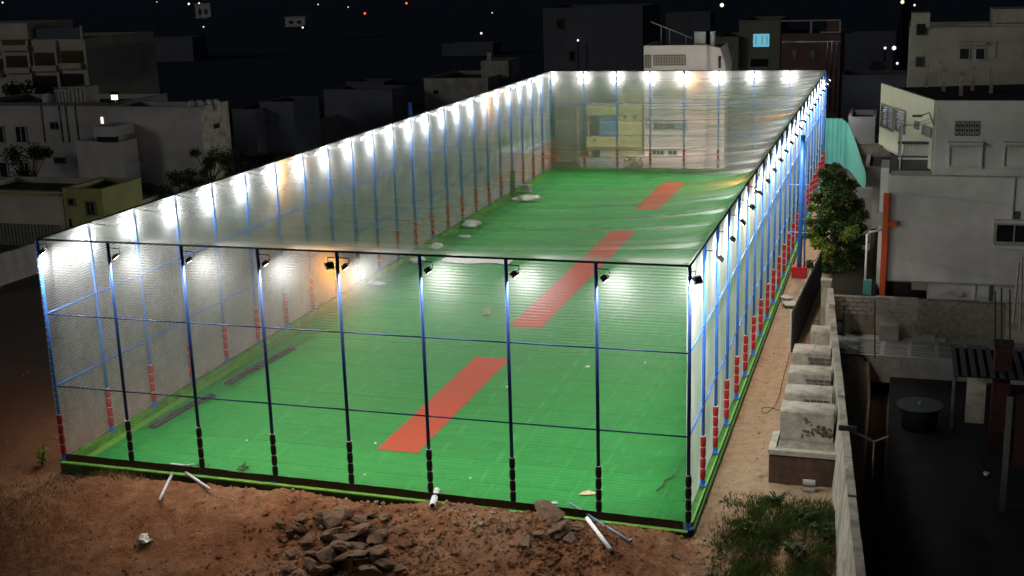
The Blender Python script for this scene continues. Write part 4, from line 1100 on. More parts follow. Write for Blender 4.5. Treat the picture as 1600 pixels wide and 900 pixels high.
# street lamp arm near cream wall
p = pt(1407, 243, y=33.2)
sp = thing('service_pole', 'thin grey service pole with wires in front of the cream wall', 'pole', (p.x, 33.2, zt + .05))
tz_ = pt(1458, 180, y=31.5)
MB().tube([(0, 0, 0), (0, 0, pt(1407, 193, y=33.2).z - zt - .05)], .05, 6).build('pole', M['steel'], sp)
a = pt(1407, 196, y=33.2) - sp.location
for (u, v) in ((1457, 184), (1457, 190)):
    b = pt(u, v, y=33.1) - sp.location
    MB().tube([a, a.lerp(b, .5) - Vector((0, 0, .12)), b], .012, 4).build('wire', M['cable'], sp)
a, b = pt(1459, 195, y=32) - sp.location, pt(1452, 176, y=32) - sp.location; c_ = pt(1438, 181, y=32) - sp.location
lamp = thing('wall_lamp', 'dark unlit arm lamp on the corner of the grey house', 'lamp', sp.location)
MB().tube([a, b, c_], .04, 6).build('arm', M['dframe'], lamp); MB().box(c_.x - .4, c_.x + .1, -.1 + c_.y, .1 + c_.y, c_.z - .06, c_.z + .05).build('lamp_head', M['dframe'], lamp)
# orange column and white pipe left of the grey wall
y = 32.6
pl = thing('orange_gateway', 'bright orange painted post with a short cross beam beside the grey house', 'post', (pt(1378, 460, y=y).x, y, -1))
a = pt(1376, 400, y=y)
for (u0, u1, v0, v1) in ((1369, 1377, 303, 470),):
    za, zb_ = pt(1376, 470, y=y).z, pt(1376, 303, y=y).z
    w_ = .30
    MB().box(-w_ / 2, w_ / 2, 0, .3, 0, zb_ + 1).build('post', M['orange'], pl)
z_ = pt(1380, 354, y=y).z + 1
MB().box(w_ / 2, .62, .05, .25, z_, z_ + .28).build('beam', M['orange'], pl)
y = 32.2
wp = thing('drain_pipe', 'white drain pipe bending out from the grey house wall', 'pipe', (pt(1351, 455, y=y).x, y, -1))
MB().tube([(0, 0, 0), (0, 0, pt(1351, 366, y=y).z + 1), (.12, 0, pt(1351, 364, y=y).z + 1.06), (1.2, .6, pt(1380, 362, y=y).z + 1.08)], .06, 8).build('pipe_run', M['pvc'], wp, True)
MB().box(-.1, .35, -.1, .2, .4, 1.4).build('teal_box', M['teal'], wp)
lb = block('small_lean_to', 'small grey sloping lean-to between the orange post and the grey house', pt(1375, 300, y=35.5).x, xl - .02, 35.5, 38.5, -1, pt(1380, 262, y=35.5).z, 'grey_wall', par=0, cat='lean-to')
MB().box(-.1, 1.2, -.5, 0.0, 3.9, 4.6).build('awning', M['frame'], lb)
# dark slope wall beyond: parked under the tree
# teal corrugated fence
path = [(20.5, 73.9), (25.3, 73.3), (26.0, 69.5), (26.6, 63.0), (27.2, 56.0), (27.7, 49.5), (28.15, 44.0)]
tf_ = thing('teal_sheet_fence', 'tall teal corrugated sheet fence curving beyond the tree on the right', 'fence', (26, 60, 0))
for q in range(len(path) - 1):
    a, b = Vector(path[q]), Vector(path[q + 1]); n = max(2, int((b - a).length / 1.05))
    for w_ in range(n):
        p, r = a.lerp(b, w_ / n), a.lerp(b, (w_ + .985) / n); s = MB(); m_ = 6
        dd = (r - p); nr = Vector((-dd.y, dd.x)).normalized() * .05
        f_ = (q + w_ / n) / (len(path) - 1); z0 = .4 + max(0, f_ - .25) * 4.0; z0 = min(z0, 3.7)
        for e in range(m_):
            p0, p1 = p.lerp(r, e / m_) + nr * (e % 2), p.lerp(r, (e + 1) / m_) + nr * ((e + 1) % 2)
            s.quad((p0.x - 26, p0.y - 60, z0), (p1.x - 26, p1.y - 60, z0), (p1.x - 26, p1.y - 60, 4.35), (p0.x - 26, p0.y - 60, 4.35))
        s.build('sheet', M['teal'], tf_)
vw = block('dark_boundary_wall', 'dark stained boundary wall behind the tree below the teal fence', 26.2, 28.6, 43.2, 43.6, -1, 3.6, 'dim_wall', par=0, cat='wall')
bush_wall = block('long_low_shed', 'low dark shed roof beyond the lean-to on the right', pt(1352, 275, y=50).x, pt(1400, 275, y=50).x, 50, 56, -1, pt(1352, 262, y=50).z, 'dim_wall', par=.2, cat='shed')

# ------------------------------------------------------------------ trees
def tree(name, lab, base, h, crown, n, leaf, lm='leaf', tr=.12, bright=None, cat='tree'):
    """crown: list of (dx, dy, dz, r) clumps"""
    rt = thing(name, lab, cat, base)
    s = MB(); top = Vector((.1, .05, h * .55))
    s.tube([(0, 0, -.1), (.05, 0, h * .3), top], [tr, tr * .8, tr * .55], 8)
    for (cx, cy_, cz, r) in crown:
        s.tube([Vector((.05, 0, h * U_(.28, .5))), Vector((cx * .5, cy_ * .5, (cz + h * .4) / 2)), Vector((cx, cy_, cz))], [tr * .5, tr * .3, tr * .1], 5)
    s.build('trunk', M['trunk'], rt, True)
    def leaves(clumps, n, m, nm):
        s = MB()
        for _ in range(n):
            c = random.choice(clumps); d = Vector((random.gauss(0, 1), random.gauss(0, 1), random.gauss(0, 1))).normalized() * (R_() ** .45) * c[3]
            d *= 1 + .35 * nz(d.x * 2 + c[0], d.y * 2, d.z * 2 + c[2])
            p = Vector((c[0], c[1], c[2])) + Vector((d.x, d.y, d.z * .85))
            a = Vector((U_(-1, 1), U_(-1, 1), U_(-.7, .3))).normalized(); b = a.cross(Vector((U_(-1, 1), U_(-1, 1), 1.2))).normalized(); l = leaf * U_(.6, 1.3)
            s.quad(p, p + a * l * .5 + b * l * .28, p + a * l, p + a * l * .5 - b * l * .28)
        s.build(nm, m, rt)
    leaves(crown, n, M[lm], 'crown')
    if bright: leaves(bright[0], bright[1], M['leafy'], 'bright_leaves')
    return rt
random.seed(21)
tb_ = Vector((26.75, 38.4, -.5))
cl_ = []
for _ in range(60):
    a = U_(0, 6.28); rr = 1.75 * R_() ** .6; zz = .1 + 5.2 * R_() ** 1.15; k_ = 1 - .55 * max(0, zz - 2.8) / 2.4
    cl_.append((math.cos(a) * rr * k_, math.sin(a) * rr * k_, zz, U_(.3, .62)))
cl_ += [(-.9, -.2, 5.9, .38), (-.5, 0, 5.5, .5), (-.3, .1, 6.2, .3), (.1, .2, 5.6, .35), (-1.2, 0, 4.4, .5), (1.2, 0, 2.6, .5), (1.4, 0, 3.4, .4)]
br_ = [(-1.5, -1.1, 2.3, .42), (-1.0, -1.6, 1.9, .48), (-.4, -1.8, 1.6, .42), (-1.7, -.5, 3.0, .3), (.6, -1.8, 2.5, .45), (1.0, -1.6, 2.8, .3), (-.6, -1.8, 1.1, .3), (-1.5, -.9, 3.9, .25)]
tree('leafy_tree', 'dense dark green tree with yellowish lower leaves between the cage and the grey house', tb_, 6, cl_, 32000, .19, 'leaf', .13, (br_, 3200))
for q, (u, v, y, hh, n, lab) in enumerate(((332, 300, 50.5, 4.8, 2200, 'dark tree in front of the pale side of the long grey house'), (372, 300, 58, 3.4, 1500, 'dark tree right of the pale-sided house'), (290, 320, 49, 3.0, 1400, 'dim shrubby tree left of the pale-sided house wall'), (245, 325, 46.5, 2.4, 1100, 'low dim shrub beside the lime green cottage'), (425, 275, 64, 2.6, 1200, 'dim olive tree above the left netting rim'))):
    p = pt(u, v, y=y); cr = [(U_(-1.4, 1.4), U_(-1, 1), U_(.9, hh), U_(.4, .85)) for _ in range(12)]
    tree('dark_tree', lab, (p.x, y, -.5), hh, cr, n * 2, .2, 'leafdim', .14)
p = pt(40, 160, y=67); tree('dark_tree', 'round dark tree rising behind the roof at the far left', (p.x, 67, -.5), 7.5, [(U_(-2.6, 2.6), U_(-1.2, 1.2), U_(5.6, 8.6), U_(.6, 1.2)) for _ in range(16)], 2600, .42, 'leafdim', .2)
p = pt(50, 290, y=52); tree('dark_tree', 'dark shrubby tree before the two-storey house at the far left', (p.x, 52, -.5), 3.0, [(U_(-2.4, 2.4), U_(-1, 1), U_(1.8, 4.3), U_(.5, 1.1)) for _ in range(10)], 1600, .3, 'leafdim', .14)
p = pt(1392, 262, y=57); tree('hedge_bush', 'olive green bush beyond the teal fence under the cream wall', (p.x, 57, -.5), 3, [(U_(-1.4, 1.4), U_(-.8, .8), U_(1.0, 2.7), U_(.5, .8)) for _ in range(9)], 1800, .26, 'leafdim', .1, cat='bush')

# ------------------------------------------------------------------ left buildings
def house(name, lab, u0, u1, vt, y, depth, wm, zb=-.6, rm='roof', par=.5, cat='building', vt_u=None):
    um = vt_u if vt_u is not None else (u0 + u1) / 2
    return block(name, lab, pt(u0, vt, y=y).x, pt(u1, vt, y=y).x, y, y + depth, zb, pt(um, vt, y=y).z, wm, rm, par, cat)
# A
A_ = house('apartment_block', 'tall dim apartment block with dark balcony bands at the top left', -70, 132, 62, 85, 14, 'dim_wall2')
f = facade_y(A_, 85)
f('penthouse', -70, 47, 37, 62, M['dim_wall2'], .4, 8)
for (u0, u1, v0, v1) in ((3, 47, 52, 70), (10, 50, 87, 105), (54, 92, 82, 102), (96, 130, 79, 98), (56, 92, 118, 136), (96, 131, 115, 135), (-40, 5, 92, 110), (-60, -4, 60, 76)):
    f('balcony_opening', u0, u1, v0, v1, M['glass'], .08)
    f('balcony_wall', u0, u1, v1 + .5, v1 + 9, M['dim_wall2'], .5)
for u in (51, 94): f('pillar', u - 2, u + 1.5, 63, 180, M['dim_wall'], .3)
# roof-terrace frame of A
f('terrace_post', 127, 129.5, 40, 62, M['dim_wall'], .2)
f('terrace_screen', 58, 127, 44, 61, M['dark_wall'], .1)
# B
B_ = house('two_storey_house', 'wide dim two-storey house at the far left under the apartment block', -60, 172, 163, 56, 9, 'dim_wall')
f = facade_y(B_, 56)
for (u0, u1, v0, v1) in ((-12, 6, 198, 222), (26, 41, 198, 222), (-12, 12, 254, 276), (33, 46, 254, 276), (80, 95, 192, 201), (86, 101, 247, 254)):
    window(f, u0, u1, v0, v1, 2, 'frame' if v1 - v0 > 12 else 'dframe', 'glass')
for u in (65, 93, 103, 118): f('downpipe', u, u + 2.2, 163, 222, M['frame'], .14)
f('roof_edge', -60, 172, 160, 164, M['dframe'], .18)
vb = f('lit_window', 158, 161.5, 183, 193, M['win_warm'], .05)
z_ = pt(110, 164, y=56.5).z
for (u0, u1, v0, lab, m_) in ((89, 110, 142, 'dim box-shaped roof room, left half of the pair', 'dim_wall'), (110.5, 135, 138, 'pale ribbed roof cabin on the two-storey house', 'frame')):
    a, b = pt(u0, 164, y=57.5), pt(u1, 164, y=57.5)
    t_ = pt(u0, v0, y=57.5).z - a.z
    rt = thing('roof_cabin', lab, 'cabin', (a.x, 57.5, z_ - .5))
    MB().box(0, b.x - a.x, 0, 2, 0, t_ + .5).build('cabin_wall', M[m_], rt)
    for q in range(4): MB().box((b.x - a.x) * (q + .3) / 4, (b.x - a.x) * (q + .36) / 4, -.05, 0, .1, t_ + .4).build('rib', M['dframe'], rt)
tank((pt(78, 160, y=58).x, 58, z_ - .5), .6, 1.4, 'dim grey water tank on the two-storey house roof')
p = pt(180, 153, y=60); lt = thing('yard_lamp', 'lit lamp on a short pole at the roof corner, upper left', 'lamp', (p.x, 60, p.z - 2))
MB().tube([(0, 0, 0), (0, 0, 2)], .04, 6).build('pole', M['steel'], lt); MB().box(-.28, .28, -.2, .0, 1.85, 2.3).build('lamp_lens', M['win_warm'], lt); MB().box(-.35, .3, -.2, .2, 2.301, 2.5).build('hood', M['cable'], lt)
# stair block between B and C
S_ = house('stair_house', 'dim stepped stair block with a small terrace beside the long grey house', 118, 190, 222, 51.5, 2.2, 'dim_wall')
f = facade_y(S_, 51.5); f('terrace_wall', 150, 182, 197, 213, M['dim_wall'], .3, 3); f('dark_opening', 155, 182, 213, 221, M['glass'], .35, .3)
# C
zc_ = pt(240, 168, y=54).z
c0, c1 = pt(168, 168, y=54).x, pt(312, 168, y=54).x
yc2 = pt(355, 162, x=c1).y
C_ = block('long_grey_house', 'long windowless grey house with a pale weathered end wall', c0, c1, 54, 58.6, -.6, zc_, 'dim_wall')
s = MB().box(.0, .03, 0.02, 4.58, 0, zc_ + .59); s.build('end_wall', M['plaster'], C_, loc=(c1 - c0, 0, 0))
s = MB().box(0, .05, 1.9, 2.8, zc_ + .6 - 2.0, zc_ + .6 - 1.6); s.build('end_window', M['glass'], C_, loc=(c1 - c0 + .03, 0, 0))
f = facade_y(C_, 54)
for (u0, v0, w_) in ((300, 162, .5), (308, 159, .55), (318, 157, .5), (325, 158, .5)):
    p = pt(u0, 166, y=55); tank((p.x, 55 + (u0 - 300) * .05, zc_ - .45), .34, .95, 'small pale water tank on the long grey house, %s from the left' % {300: 'first', 308: 'second', 318: 'third', 325: 'fourth'}[u0])
# dim blocks behind
for (u0, u1, vt, y, lab, wm) in ((362, 398, 172, 78, 'narrow dim block right of the pale-sided house', 'dark_wall'), (405, 458, 160, 80, 'dim square block in the dark, upper left of centre', 'dark_wall'), (505, 612, 141, 92, 'wide dim block in the dark behind the left netting', 'dark_wall'), (470, 505, 186, 88, 'small low dim block between two larger dark ones', 'dark_wall'),
                                (590, 662, 166, 98, 'low dim wall-like block left of the concrete hall', 'dark_wall'), (540, 600, 128, 150, 'faint distant block in the dark, centre left', 'dark_wall')):
    house('dim_block', lab, u0, u1, vt, y, 6, wm)
# concrete hall
hx0, hx1 = pt(662, 123, y=98).x, pt(762, 123, y=98).x
hz = pt(700, 123, y=98).z; hy = pt(806, 114, x=hx1).y
HL = block('concrete_hall', 'plain grey concrete hall behind the far left part of the netting', hx0, hx1, 98, min(120, hy), -.6, hz, 'conc')
f = facade_y(HL, 98); f('vent', 677, 685, 141, 147, M['glass'], .05)
p = pt(752, 121, y=103); rb_ = thing('roof_room', 'small concrete stair room on the concrete hall roof', 'roof room', (p.x, 103, hz - .5))
wq = pt(795, 121, y=103).x - p.x
MB().box(0, wq, 0, 5, 0, 2.1).build('room_wall', M['conc'], rb_); MB().box(.6, 1.1, .6, 1.1, 2.101, 3.0).build('chimney', M['frame'], rb_)
# D lime cottage and its neighbours
D_ = house('lime_cottage', 'small yellow-green cottage with two dark windows at the left', 97, 158, 296, 38, 5, 'lime', vt_u=125)
f = facade_y(D_, 38); window(f, 108, 116, 311, 320, 1, 'dframe'); window(f, 136, 148, 316, 335, 2, 'dframe'); f('door', 109, 112, 342, 358, M['glass'], .04)
s = MB(); 
G_ = house('green_roofed_house', 'long low house with a dull green roof left of the lime cottage', -60, 96, 298, 38.2, 6, 'dim_wall2')
G_.children[0].data.materials[0] = mat('dull_green_wall', (.12, .14, .09), .9, .2, .5)
f = facade_y(G_, 38.2); f('dark_band', -60, 94, 300, 304, M['lime'], .12)
sf = thing('zinc_fence', 'ribbed zinc sheet fence below the green roofed house at the left', 'fence', (pt(-40, 375, y=35.5).x, 35.5, -.5))
ww = pt(96, 370, y=35.5).x - sf.location.x; zz = pt(40, 350, y=35.5).z + .5
n = 26
shm = MB().box(0, ww / n * .6, -.03, .03, 0, zz).box(ww / n * .6, ww / n * .995, .02, .06, 0, zz - .01).mesh('sheet', mat('zinc_sheet', (.13, .14, .11), .6, .3, 2))
for q in range(n): put('sheet', shm, sf, (q * ww / n, 0, 0))
N_ = house('small_grey_shed', 'small grey shed right of the lime cottage', 160, 214, 316, 43, 3, 'dim_wall', vt_u=190)
tank((pt(178, 315, y=44).x, 44, pt(190, 318, y=43).z - .4), .6, 1.0, 'white water tank on the small grey shed')
p = pt(57, 300, y=45.5); up = thing('utility_pole', 'short pale pole with a cross arm above the green roofed house', 'pole', (p.x, 45.5, -.5))
MB().tube([(0, 0, 0), (0, 0, pt(57, 280, y=45.5).z + .5)], .08, 6).build('pole', M['frame'], up); MB().box(-.5, .5, -.05, .05, pt(57, 286, y=45.5).z + .5, pt(57, 284, y=45.5).z + .5).build('cross_arm', M['frame'], up)
# low compound wall on the left
a, b = pt(-60, 470, z=-.55), pt(58, 428, z=-.55)
lw = thing('boundary_wall', 'low pale grey boundary wall in the dark behind the left corner of the cage', 'wall', a)
d = (b - a); n = 6
for q in range(n + 3):
    o = MB().box(0, d.length / n * .99, -.1, .1, 0, 2.0 + .03 * (q % 2)).build('wall_panel', M['conc'], lw, loc=d * (q / n)); o.rotation_euler = (0, 0, math.atan2(d.y, d.x))

# ------------------------------------------------------------------ buildings behind the far net
y = 75.0
cb = thing('red_cabin', 'red-orange cabin with a pale roof outside the far left netting', 'cabin', (-3.6, 66, -.5))
MB().box(0, 2.6, 0, 12, 0, 2.55).build('cabin_wall', M['cabin'], cb); MB().box(-.1, 2.7, -.1, 12.1, 2.552, 2.66).build('cabin_roof', M['frame'], cb)
for q in range(12): MB().box(2.6, 2.63, q + .0, q + .08, .1, 2.4).build('rib', M['foam_red'], cb)
ov = block('olive_shed', 'tan wall of a plain shed behind the far left corner', -1.2, 2.0, 77, 82, -.6, 6.3, 'tan', par=.3)
f = facade_y(ov, 77); f('pilaster', 869, 873, 168, 262, M['plaster'], .1); f('pilaster', 901, 906, 168, 262, M['cream'], .1); f('string_course', 862, 912, 205, 207, M['plaster'], .08)
ov2 = block('grey_shed', 'grey shed seen through the left netting near the far corner', -9.5, -3.9, 80, 86, -.6, 5.0, 'conc', par=.3)
# yellow house
x0, x1 = pt(919, 200, y=y + .5).x, pt(1004.5, 200, y=y + .5).x
zt_ = pt(960, 163, y=y + .5).z
Y_ = block('yellow_house', 'yellow house with a blue shutter seen through the far netting', x0, x1, y + .5, y + 8, -.6, zt_, 'yellow', par=.25)
f = facade_y(Y_, y + .5)
f('dark_opening', 921, 965, 180, 212, M['glass'], .03); f('blue_shutter', 937, 965, 180, 212, M['blue_shutter'], .12)
for q in range(8): f('shutter_slat', 938.5 + q * 3.4, 940 + q * 3.4, 180.5, 211.5, M['blue_shutter'], .15)
f('parapet_band', 919, 966, 164, 179, M['yellow'], .6); f('balcony_band', 919, 972, 213, 228, M['yellow'], .7)
f('right_bay', 967, 1004, 163, 230, M['yellow'], .25); f('string_course', 967, 1004, 191, 192.4, M['cream'], .30)
for (u, v) in ((977, 182), (993, 182)): f('vent', u - 2, u + 2, v - 3, v + 3, M['glass'], .28)
for (u, v) in ((932, 217), (956, 217)): f('porthole', u - 1.5, u + 1.5, v - 1.5, v + 1.5, M['glass'], .73)
f('doorway', 925, 937, 234, 249, M['glass'], .06); f('doorway', 938, 959, 238, 246, M['cream'], .05)
for (u0, u1, v0, v1, lab) in ((963, 980, 147, 163, 'lower left yellow box tank on the yellow house roof'), (982, 1004, 139, 158, 'upper right yellow box tank on the yellow house roof')):
    a, b = pt(u0, v1, y=y + 2), pt(u1, v0, y=y + 2)
    rt = thing('box_tank', lab, 'tank', (a.x, y + 2, zt_ - .25)); MB().box(0, b.x - a.x, 0, 2, 0, b.z - zt_ + .25).build('tank_wall', M['yellow'], rt); MB().box(-.06, b.x - a.x + .06, -.06, 2.06, b.z - zt_ + .251, b.z - zt_ + .35).build('tank_lid', M['cream'], rt)
# heap of building material in front of yellow house
for q in range(16):
    p = pt(U_(975, 1003), U_(238, 262), y=U_(73.2, 74.6)); p.z = max(-.4, p.z)
    p.z = min(p.z, 1.4)
    o = put('rubble_lump', random.choice(RM2), None, (p.x, p.y, p.z * .6), (U_(0, 3), U_(0, 3), U_(0, 3)), (U_(.35, .6),) * 3); tag(o, 'pale rubble lump heaped behind the far netting', 'rubble', 'rubble heap behind the far netting')
dw = block('back_lane_wall', 'low dark lane wall behind the far netting', pt(905, 255, y=73.5).x, pt(975, 255, y=73.5).x, 73.5, 73.8, -.6, pt(940, 247, y=73.5).z, 'dim_wall', par=0, cat='wall')
# pink house
x0, x1 = pt(1006, 100, y=y).x, pt(1104, 100, y=y).x; zt_ = pt(1050, 71, y=y).z
K_ = thing('pink_house', 'tall narrow pale pink house behind the middle of the far netting', 'house', (x0, y, -.6))
w_ = x1 - x0; h_ = zt_ + .6
yb2 = 81.5
MB().box(0, w_, 0, yb2 - y, 0, h_ - .5).build('wall', M['pink'], K_)
MB().box(0, w_, 0, .2, h_ - .498, h_).box(0, .2, .201, yb2 - y, h_ - .498, h_).box(w_ - .2, w_, .201, yb2 - y, h_ - .498, h_ + .0).build('parapet', M['pink'], K_)
MB().box(.2, w_ - .2, .2, yb2 - y, h_ - .497, h_ - .44).build('roof', M['roof'], K_)
# side wing with sloping stair parapet
s = MB(); s.v = [(w_, 0.3, 0), (w_ + 1.6, .3, 0), (w_ + 1.6, .3, h_ - 1.8), (w_ + 1.15, .3, h_ - .3), (w_, .3, h_ - .02), (w_, 5, 0), (w_ + 1.6, 5, 0), (w_ + 1.6, 5, h_ - 1.8), (w_ + 1.15, 5, h_ - .1), (w_, 5, h_ - .02)]
s.f = [(4, 3, 2, 1, 0), (5, 6, 7, 8, 9), (0, 1, 6, 5), (1, 2, 7, 6), (2, 3, 8, 7), (3, 4, 9, 8), (4, 0, 5, 9)]; s.m = [0] * 7
s.build('stair_wing', M['pink'], K_)
f = facade_y(K_, y)
f('side_slot', 1122, 1126, 88, 107, M['glass'], -.2 + .03, .4)
def grille_win(u0, u1, v0, v1, cols, rows):
    o_, a_, b_ = f('window', u0, u1, v0, v1, M['tan'], .05)
    s = MB().box(-a_ - .06, a_ + .06, -.10, 0, b_, b_ + .06).box(-a_ - .06, a_ + .06, -.10, 0, -b_ - .06, -b_).box(-a_ - .06, -a_, -.1, 0, -b_, b_).box(a_, a_ + .06, -.1, 0, -b_, b_)
    for q in range(1, cols): x = -a_ + 2 * a_ * q / cols; s.box(x - .02, x + .02, -.08, -.051, -b_, b_)
    for q in range(1, rows): z = -b_ + 2 * b_ * q / rows; s.box(-a_, a_, -.075, -.052, z - .015, z + .015)
    s.build('grille', M['dframe'], o_)
grille_win(1022, 1070, 87, 101, 12, 4); grille_win(1008.5, 1016, 87, 105, 3, 6)
for (v0, v1) in ((138, 152), (189, 201)):
    window(f, 1022, 1036, v0, v1, 2, 'frame', 'glass', 3); window(f, 1039, 1054, v0, v1, 1, 'frame', 'tan' if v0 < 150 else 'glass', 3); window(f, 1057, 1072, v0, v1, 2, 'frame', 'glass' if v0 < 150 else 'blue_shutter', 2)
window(f, 1020, 1037, 235, 241, 3, 'frame', 'glass'); window(f, 1045, 1057, 235, 241, 2, 'frame', 'glass')
for v in (183, 193): f('louvre', 1008, 1015, v, v + 7, M['tan'], .05)
for v in (108.5, 129, 170, 190, 232): f('string_course', 1006, 1104, v, v + 1.3, M['pink'], .10)
f('door_slab', 1002, 1100, 243, 262, M['pink'], .35)
for (u0, v0, r, lab) in ((1095, 68, .5, 'left'), (1103, 67, .45, 'middle'), (1109, 66, .45, 'right')):
    p = pt(u0, v0, y=y + 1.2); tank((p.x, y + 1.2, zt_ - .44), r, 1.5, 'white boxy water tank on the pink house roof, %s of three' % lab, boxy=True)
a, b = pt(1017, 34, y=y + 2), pt(1082, 60, y=y + 2)
bm_ = thing('roof_beam', 'thin sloping pipe on short props above the pink house roof', 'pipe', (a.x, y + 2, zt_ - .44))
MB().tube([a - bm_.location, b - bm_.location], .06, 6).build('beam', M['frame'], bm_)
for t in (.25, .45, .85):
    c_ = a.lerp(b, t) - bm_.location; MB().tube([c_, (c_.x, 0, 0)], .04, 5).build('prop', M['frame'], bm_)
# stone building right of it
x0, x1 = pt(1140, 200, y=78).x, pt(1255, 200, y=78).x
T_ = block('stone_house', 'unplastered grey stone house behind the far right of the netting', x0, x1, 78, 84, -.6, pt(1190, 152, y=78).z, 'conc', par=.3)
f = facade_y(T_, 78)
for r_ in range(17):
    for c_ in range(16):
        u = 1141.5 + c_ * 7 + (r_ % 2) * 3.2; v = 156 + r_ * 6
        if u < 1250 and R_() < .9: f('stone', u, u + 6.0 * U_(.85, 1), v, v + 5.1, M['conc'] if R_() < .6 else M['plaster'], U_(.03, .09))
gp = block('recessed_house', 'dark recessed house front between the pink and the stone house', pt(1111, 200, y=79.5).x, x0 - .05, 79.5, 84, -.6, pt(1125, 158, y=79.5).z, 'dim_wall', par=.2)
f = facade_y(gp, 79.5)
for v in (168, 185, 202, 219): f('floor_band', 1113, 1138, v, v + 2, M['plaster'], .25)
f('left_column', 1107, 1110, 215, 250, M['cream'], .3)

# ------------------------------------------------------------------ far dark blocks
TB = house('dark_tower_block', 'very dark tall block behind the far left floodlights', 848, 1004, 12, 118, 12, 'dark_wall')
f = facade_y(TB, 118); window(f, 870, 881, 30, 45, 1, 'dark_wall'); window(f, 1050 - 160, 1058 - 160, 80, 95, 1, 'dark_wall')
OL = house('olive_block', 'dim green-grey block with a cyan lit window right of the pink house', 1155, 1220, 32, 100, 10, 'olive')
f = facade_y(OL, 100); cw, _, _ = f('lit_window', 1177, 1202, 53, 73, M['win_cyan'], .05)
s = MB()
for q in (-.55, .1, .6): s.box(q - .03, q + .03, -.08, -.051, -.45, .5)
s.build('window_bar', M['dframe'], cw)
f('dark_window', 1140, 1157, 60, 72, M['dark_wall'], .5); f('lower_window', 1173, 1200, 92, 104, M['glass'], .05)
LFT = house('low_olive_wing', 'lower dim wing between the pink house and the green-grey block', 1118, 1154, 58, 99, 9, 'olive')
PD = house('brown_pink_block', 'dim brownish pink block with an open roof frame behind the far right corner', 1221, 1314, 53, 99, 10, 'pinkdark')
f = facade_y(PD, 99)
f('roof_beam', 1221, 1314, 31, 33, M['dim_wall'], .1); f('roof_post', 1266, 1269, 33, 52, M['dim_wall'], .1); f('roof_post', 1311, 1314, 33, 52, M['dim_wall'], .1); f('roof_panel', 1292, 1310, 33, 52, M['pinkdark'], .05)
f('rail', 1282, 1313, 49, 51.5, M['frame'], .3); f('band', 1221, 1314, 64, 66, M['glass'], .1)
window(f, 1265, 1273, 79, 95, 1, 'pinkdark'); window(f, 1237, 1244, 79, 95, 1, 'pinkdark')
for u in (1290, 1297, 1305): f('rib', u, u + 2, 66, 175, M['glass'], .06)
R3 = house('pale_grey_building', 'broad dim grey building with a corner tower at the top right', 1422, 1720, 43, 66, 10, 'dim_wall2')
f = facade_y(R3, 66)
tw, _, _ = f('corner_tower', 1424, 1453, 20, 43, M['dim_wall2'], .3, 2.5); f('tower_window', 1432, 1445, 37, 54, M['glass'], .36, .02)
f('roof_room', 1552, 1720, 13, 40, M['dim_wall2'], .0, 4); f('rail', 1497, 1548, 37.5, 39, M['frame'], .05); f('rail', 1555, 1640, 35, 36.5, M['dframe'], .06)
window(f, 1500, 1514, 76, 92, 1, 'frame'); window(f, 1525, 1538, 76, 92, 1, 'frame'); window(f, 1556, 1640, 65, 91, 2, 'frame', 'dim_wall2'); window(f, 1432, 1442, 90, 103, 1, 'dframe')
f('sun_hood', 1497, 1541, 66, 69, M['dim_wall2'], .5)
for (u0, u1, vt, y, lab, wm) in ((1316, 1420, 118, 88, 'dark low block between the brown-pink block and the cream wall', 'dark_wall'), (1326, 1368, 184, 72, 'small dim wall with a pale ledge beyond the teal fence', 'dim_wall'), (1358, 1384, 102, 108, 'small pale box house in the dark right of centre', 'dim_wall'), (1385, 1422, 118, 100, 'small pale house below the pinkish lamp', 'dim_wall'), (1330, 1440, 226, 68, 'pale low terrace beyond the teal fence', 'plaster'),
                                 (150, 300, 60, 210, 'faint far block in the dark, upper left', 'dark_wall'), (690, 770, 68, 220, 'faint far block in the dark below two small lamps', 'dark_wall'), (1040, 1110, 20, 200, 'faint far block behind the pink house', 'dark_wall'), (1320, 1400, 52, 170, 'faint far block in the dark, upper right', 'dark_wall')):
    house('low_block', lab, u0, u1, vt, y, 6, wm)
# distant lit houses
for (u0, u1, v0, v1, y, lab) in ((306, 328, 6, 27, 330, 'small lit white house far away at the top left'), (446, 476, 27, 40, 280, 'small pale house far away, upper left of centre')):
    a, b = pt(u0, v1, y=y), pt(u1, v0, y=y)
    rt = thing('distant_house', lab, 'house', (a.x, y, a.z)); wd, hh = b.x - a.x, b.z - a.z
    MB().box(0, wd, 0, 5, 0, hh).build('wall', M['dim_wall'], rt); MB().box(-.2, wd + .2, -.2, 5.2, hh + .002, hh + .2).build('roof', M['frame'], rt)
    for q in (.2, .6): MB().box(wd * q, wd * (q + .2), -.05, 0, hh * .2, hh * .6).build('window', M['glass'], rt)
    MB().box(wd * .1, wd * .9, -1.5, -.01, -.3, 0).build('terrace', M['frame'], rt)
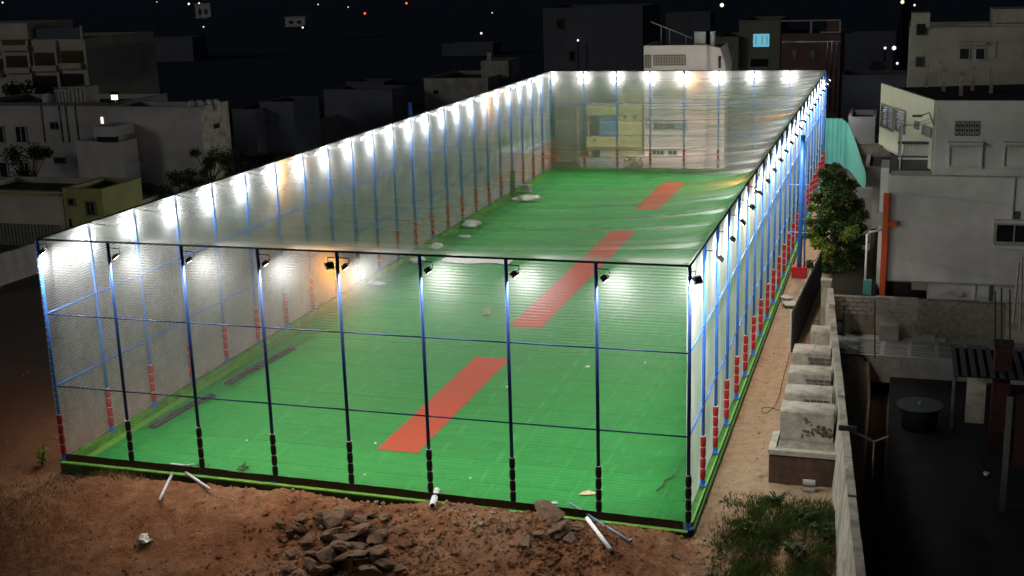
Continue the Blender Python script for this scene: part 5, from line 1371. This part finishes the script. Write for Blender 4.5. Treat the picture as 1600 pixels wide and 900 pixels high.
# distant lamps
for (u, v, y, r, m_, lab) in ((295, 6, 320, .8, 'bulb', 'bright distant lamp beside the lit white house'), (311, 5, 325, .6, 'bulb', 'distant lamp over the roof of the lit white house'), (318, 42, 300, .45, 'bulb', 'distant lamp just below the lit white house'), (497, 7, 400, .5, 'bulb', 'small white distant lamp, upper left of centre'), (544, 11, 400, .45, 'bulb', 'tiny white distant lamp left of the red ones'),
                              (570, 21, 380, .85, 'bulb_r', 'red distant lamp, left of the two red ones'), (635, 5, 420, .9, 'bulb_r', 'red distant lamp, right of the two red ones'), (769, 20, 380, .45, 'bulb', 'tiny distant lamp above the concrete hall'), (752, 52, 300, .7, 'bulb', 'white distant lamp above the concrete hall roof'), (687, 69, 280, .35, 'bulb', 'tiny white distant lamp left above the concrete hall'),
                              (473, 43, 275, .6, 'bulb', 'distant lamp at the foot of the small pale house'), (903, 63, 117, .32, 'bulb', 'small lamp on the dark tall block'), (1005, 27, 200, .3, 'bulb', 'tiny lamp near the sloping roof pipe'), (1128, 8, 240, 1.0, 'bulb', 'brightest distant lamp at the top right of centre'), (1429, 8, 150, .35, 'bulb', 'small distant lamp above the corner tower'),
                              (1410, 3, 150, .6, 'win_warm', 'dim warm distant lamp at the top right'), (1397, 75, 110, .55, 'bulb_p', 'pinkish glowing lamp left of the corner tower'), (1383, 75, 112, .35, 'bulb_p', 'small pinkish lamp left of the larger pinkish one'), (1402, 99, 104, .32, 'bulb', 'small white lamp below the pinkish glow'), (4, 4, 300, .6, 'bulb', 'warm distant lamp in the top left corner'), (245, 3, 330, .35, 'bulb_p', 'faint distant lamp near the top left')):
    r *= .42
    p = pt(u, v, y=y); rt = thing('distant_lamp', lab, 'lamp', (p.x, y, 0 if p.z > 1 else p.z - 2), 0, 'distant lamps in the dark town')
    hh = p.z - rt.location.z
    MB().tube([(0, 0, -.5), (0, 0, hh - r)], .08, 5).build('lamp_post', M['cable'], rt)
    bm = bmesh.new(); bmesh.ops.create_icosphere(bm, subdivisions=2, radius=r); me = bpy.data.meshes.new('bulb'); bm.to_mesh(me); bm.free(); me.materials.append(M[m_])
    put('bulb', me, rt, (0, 0, hh))
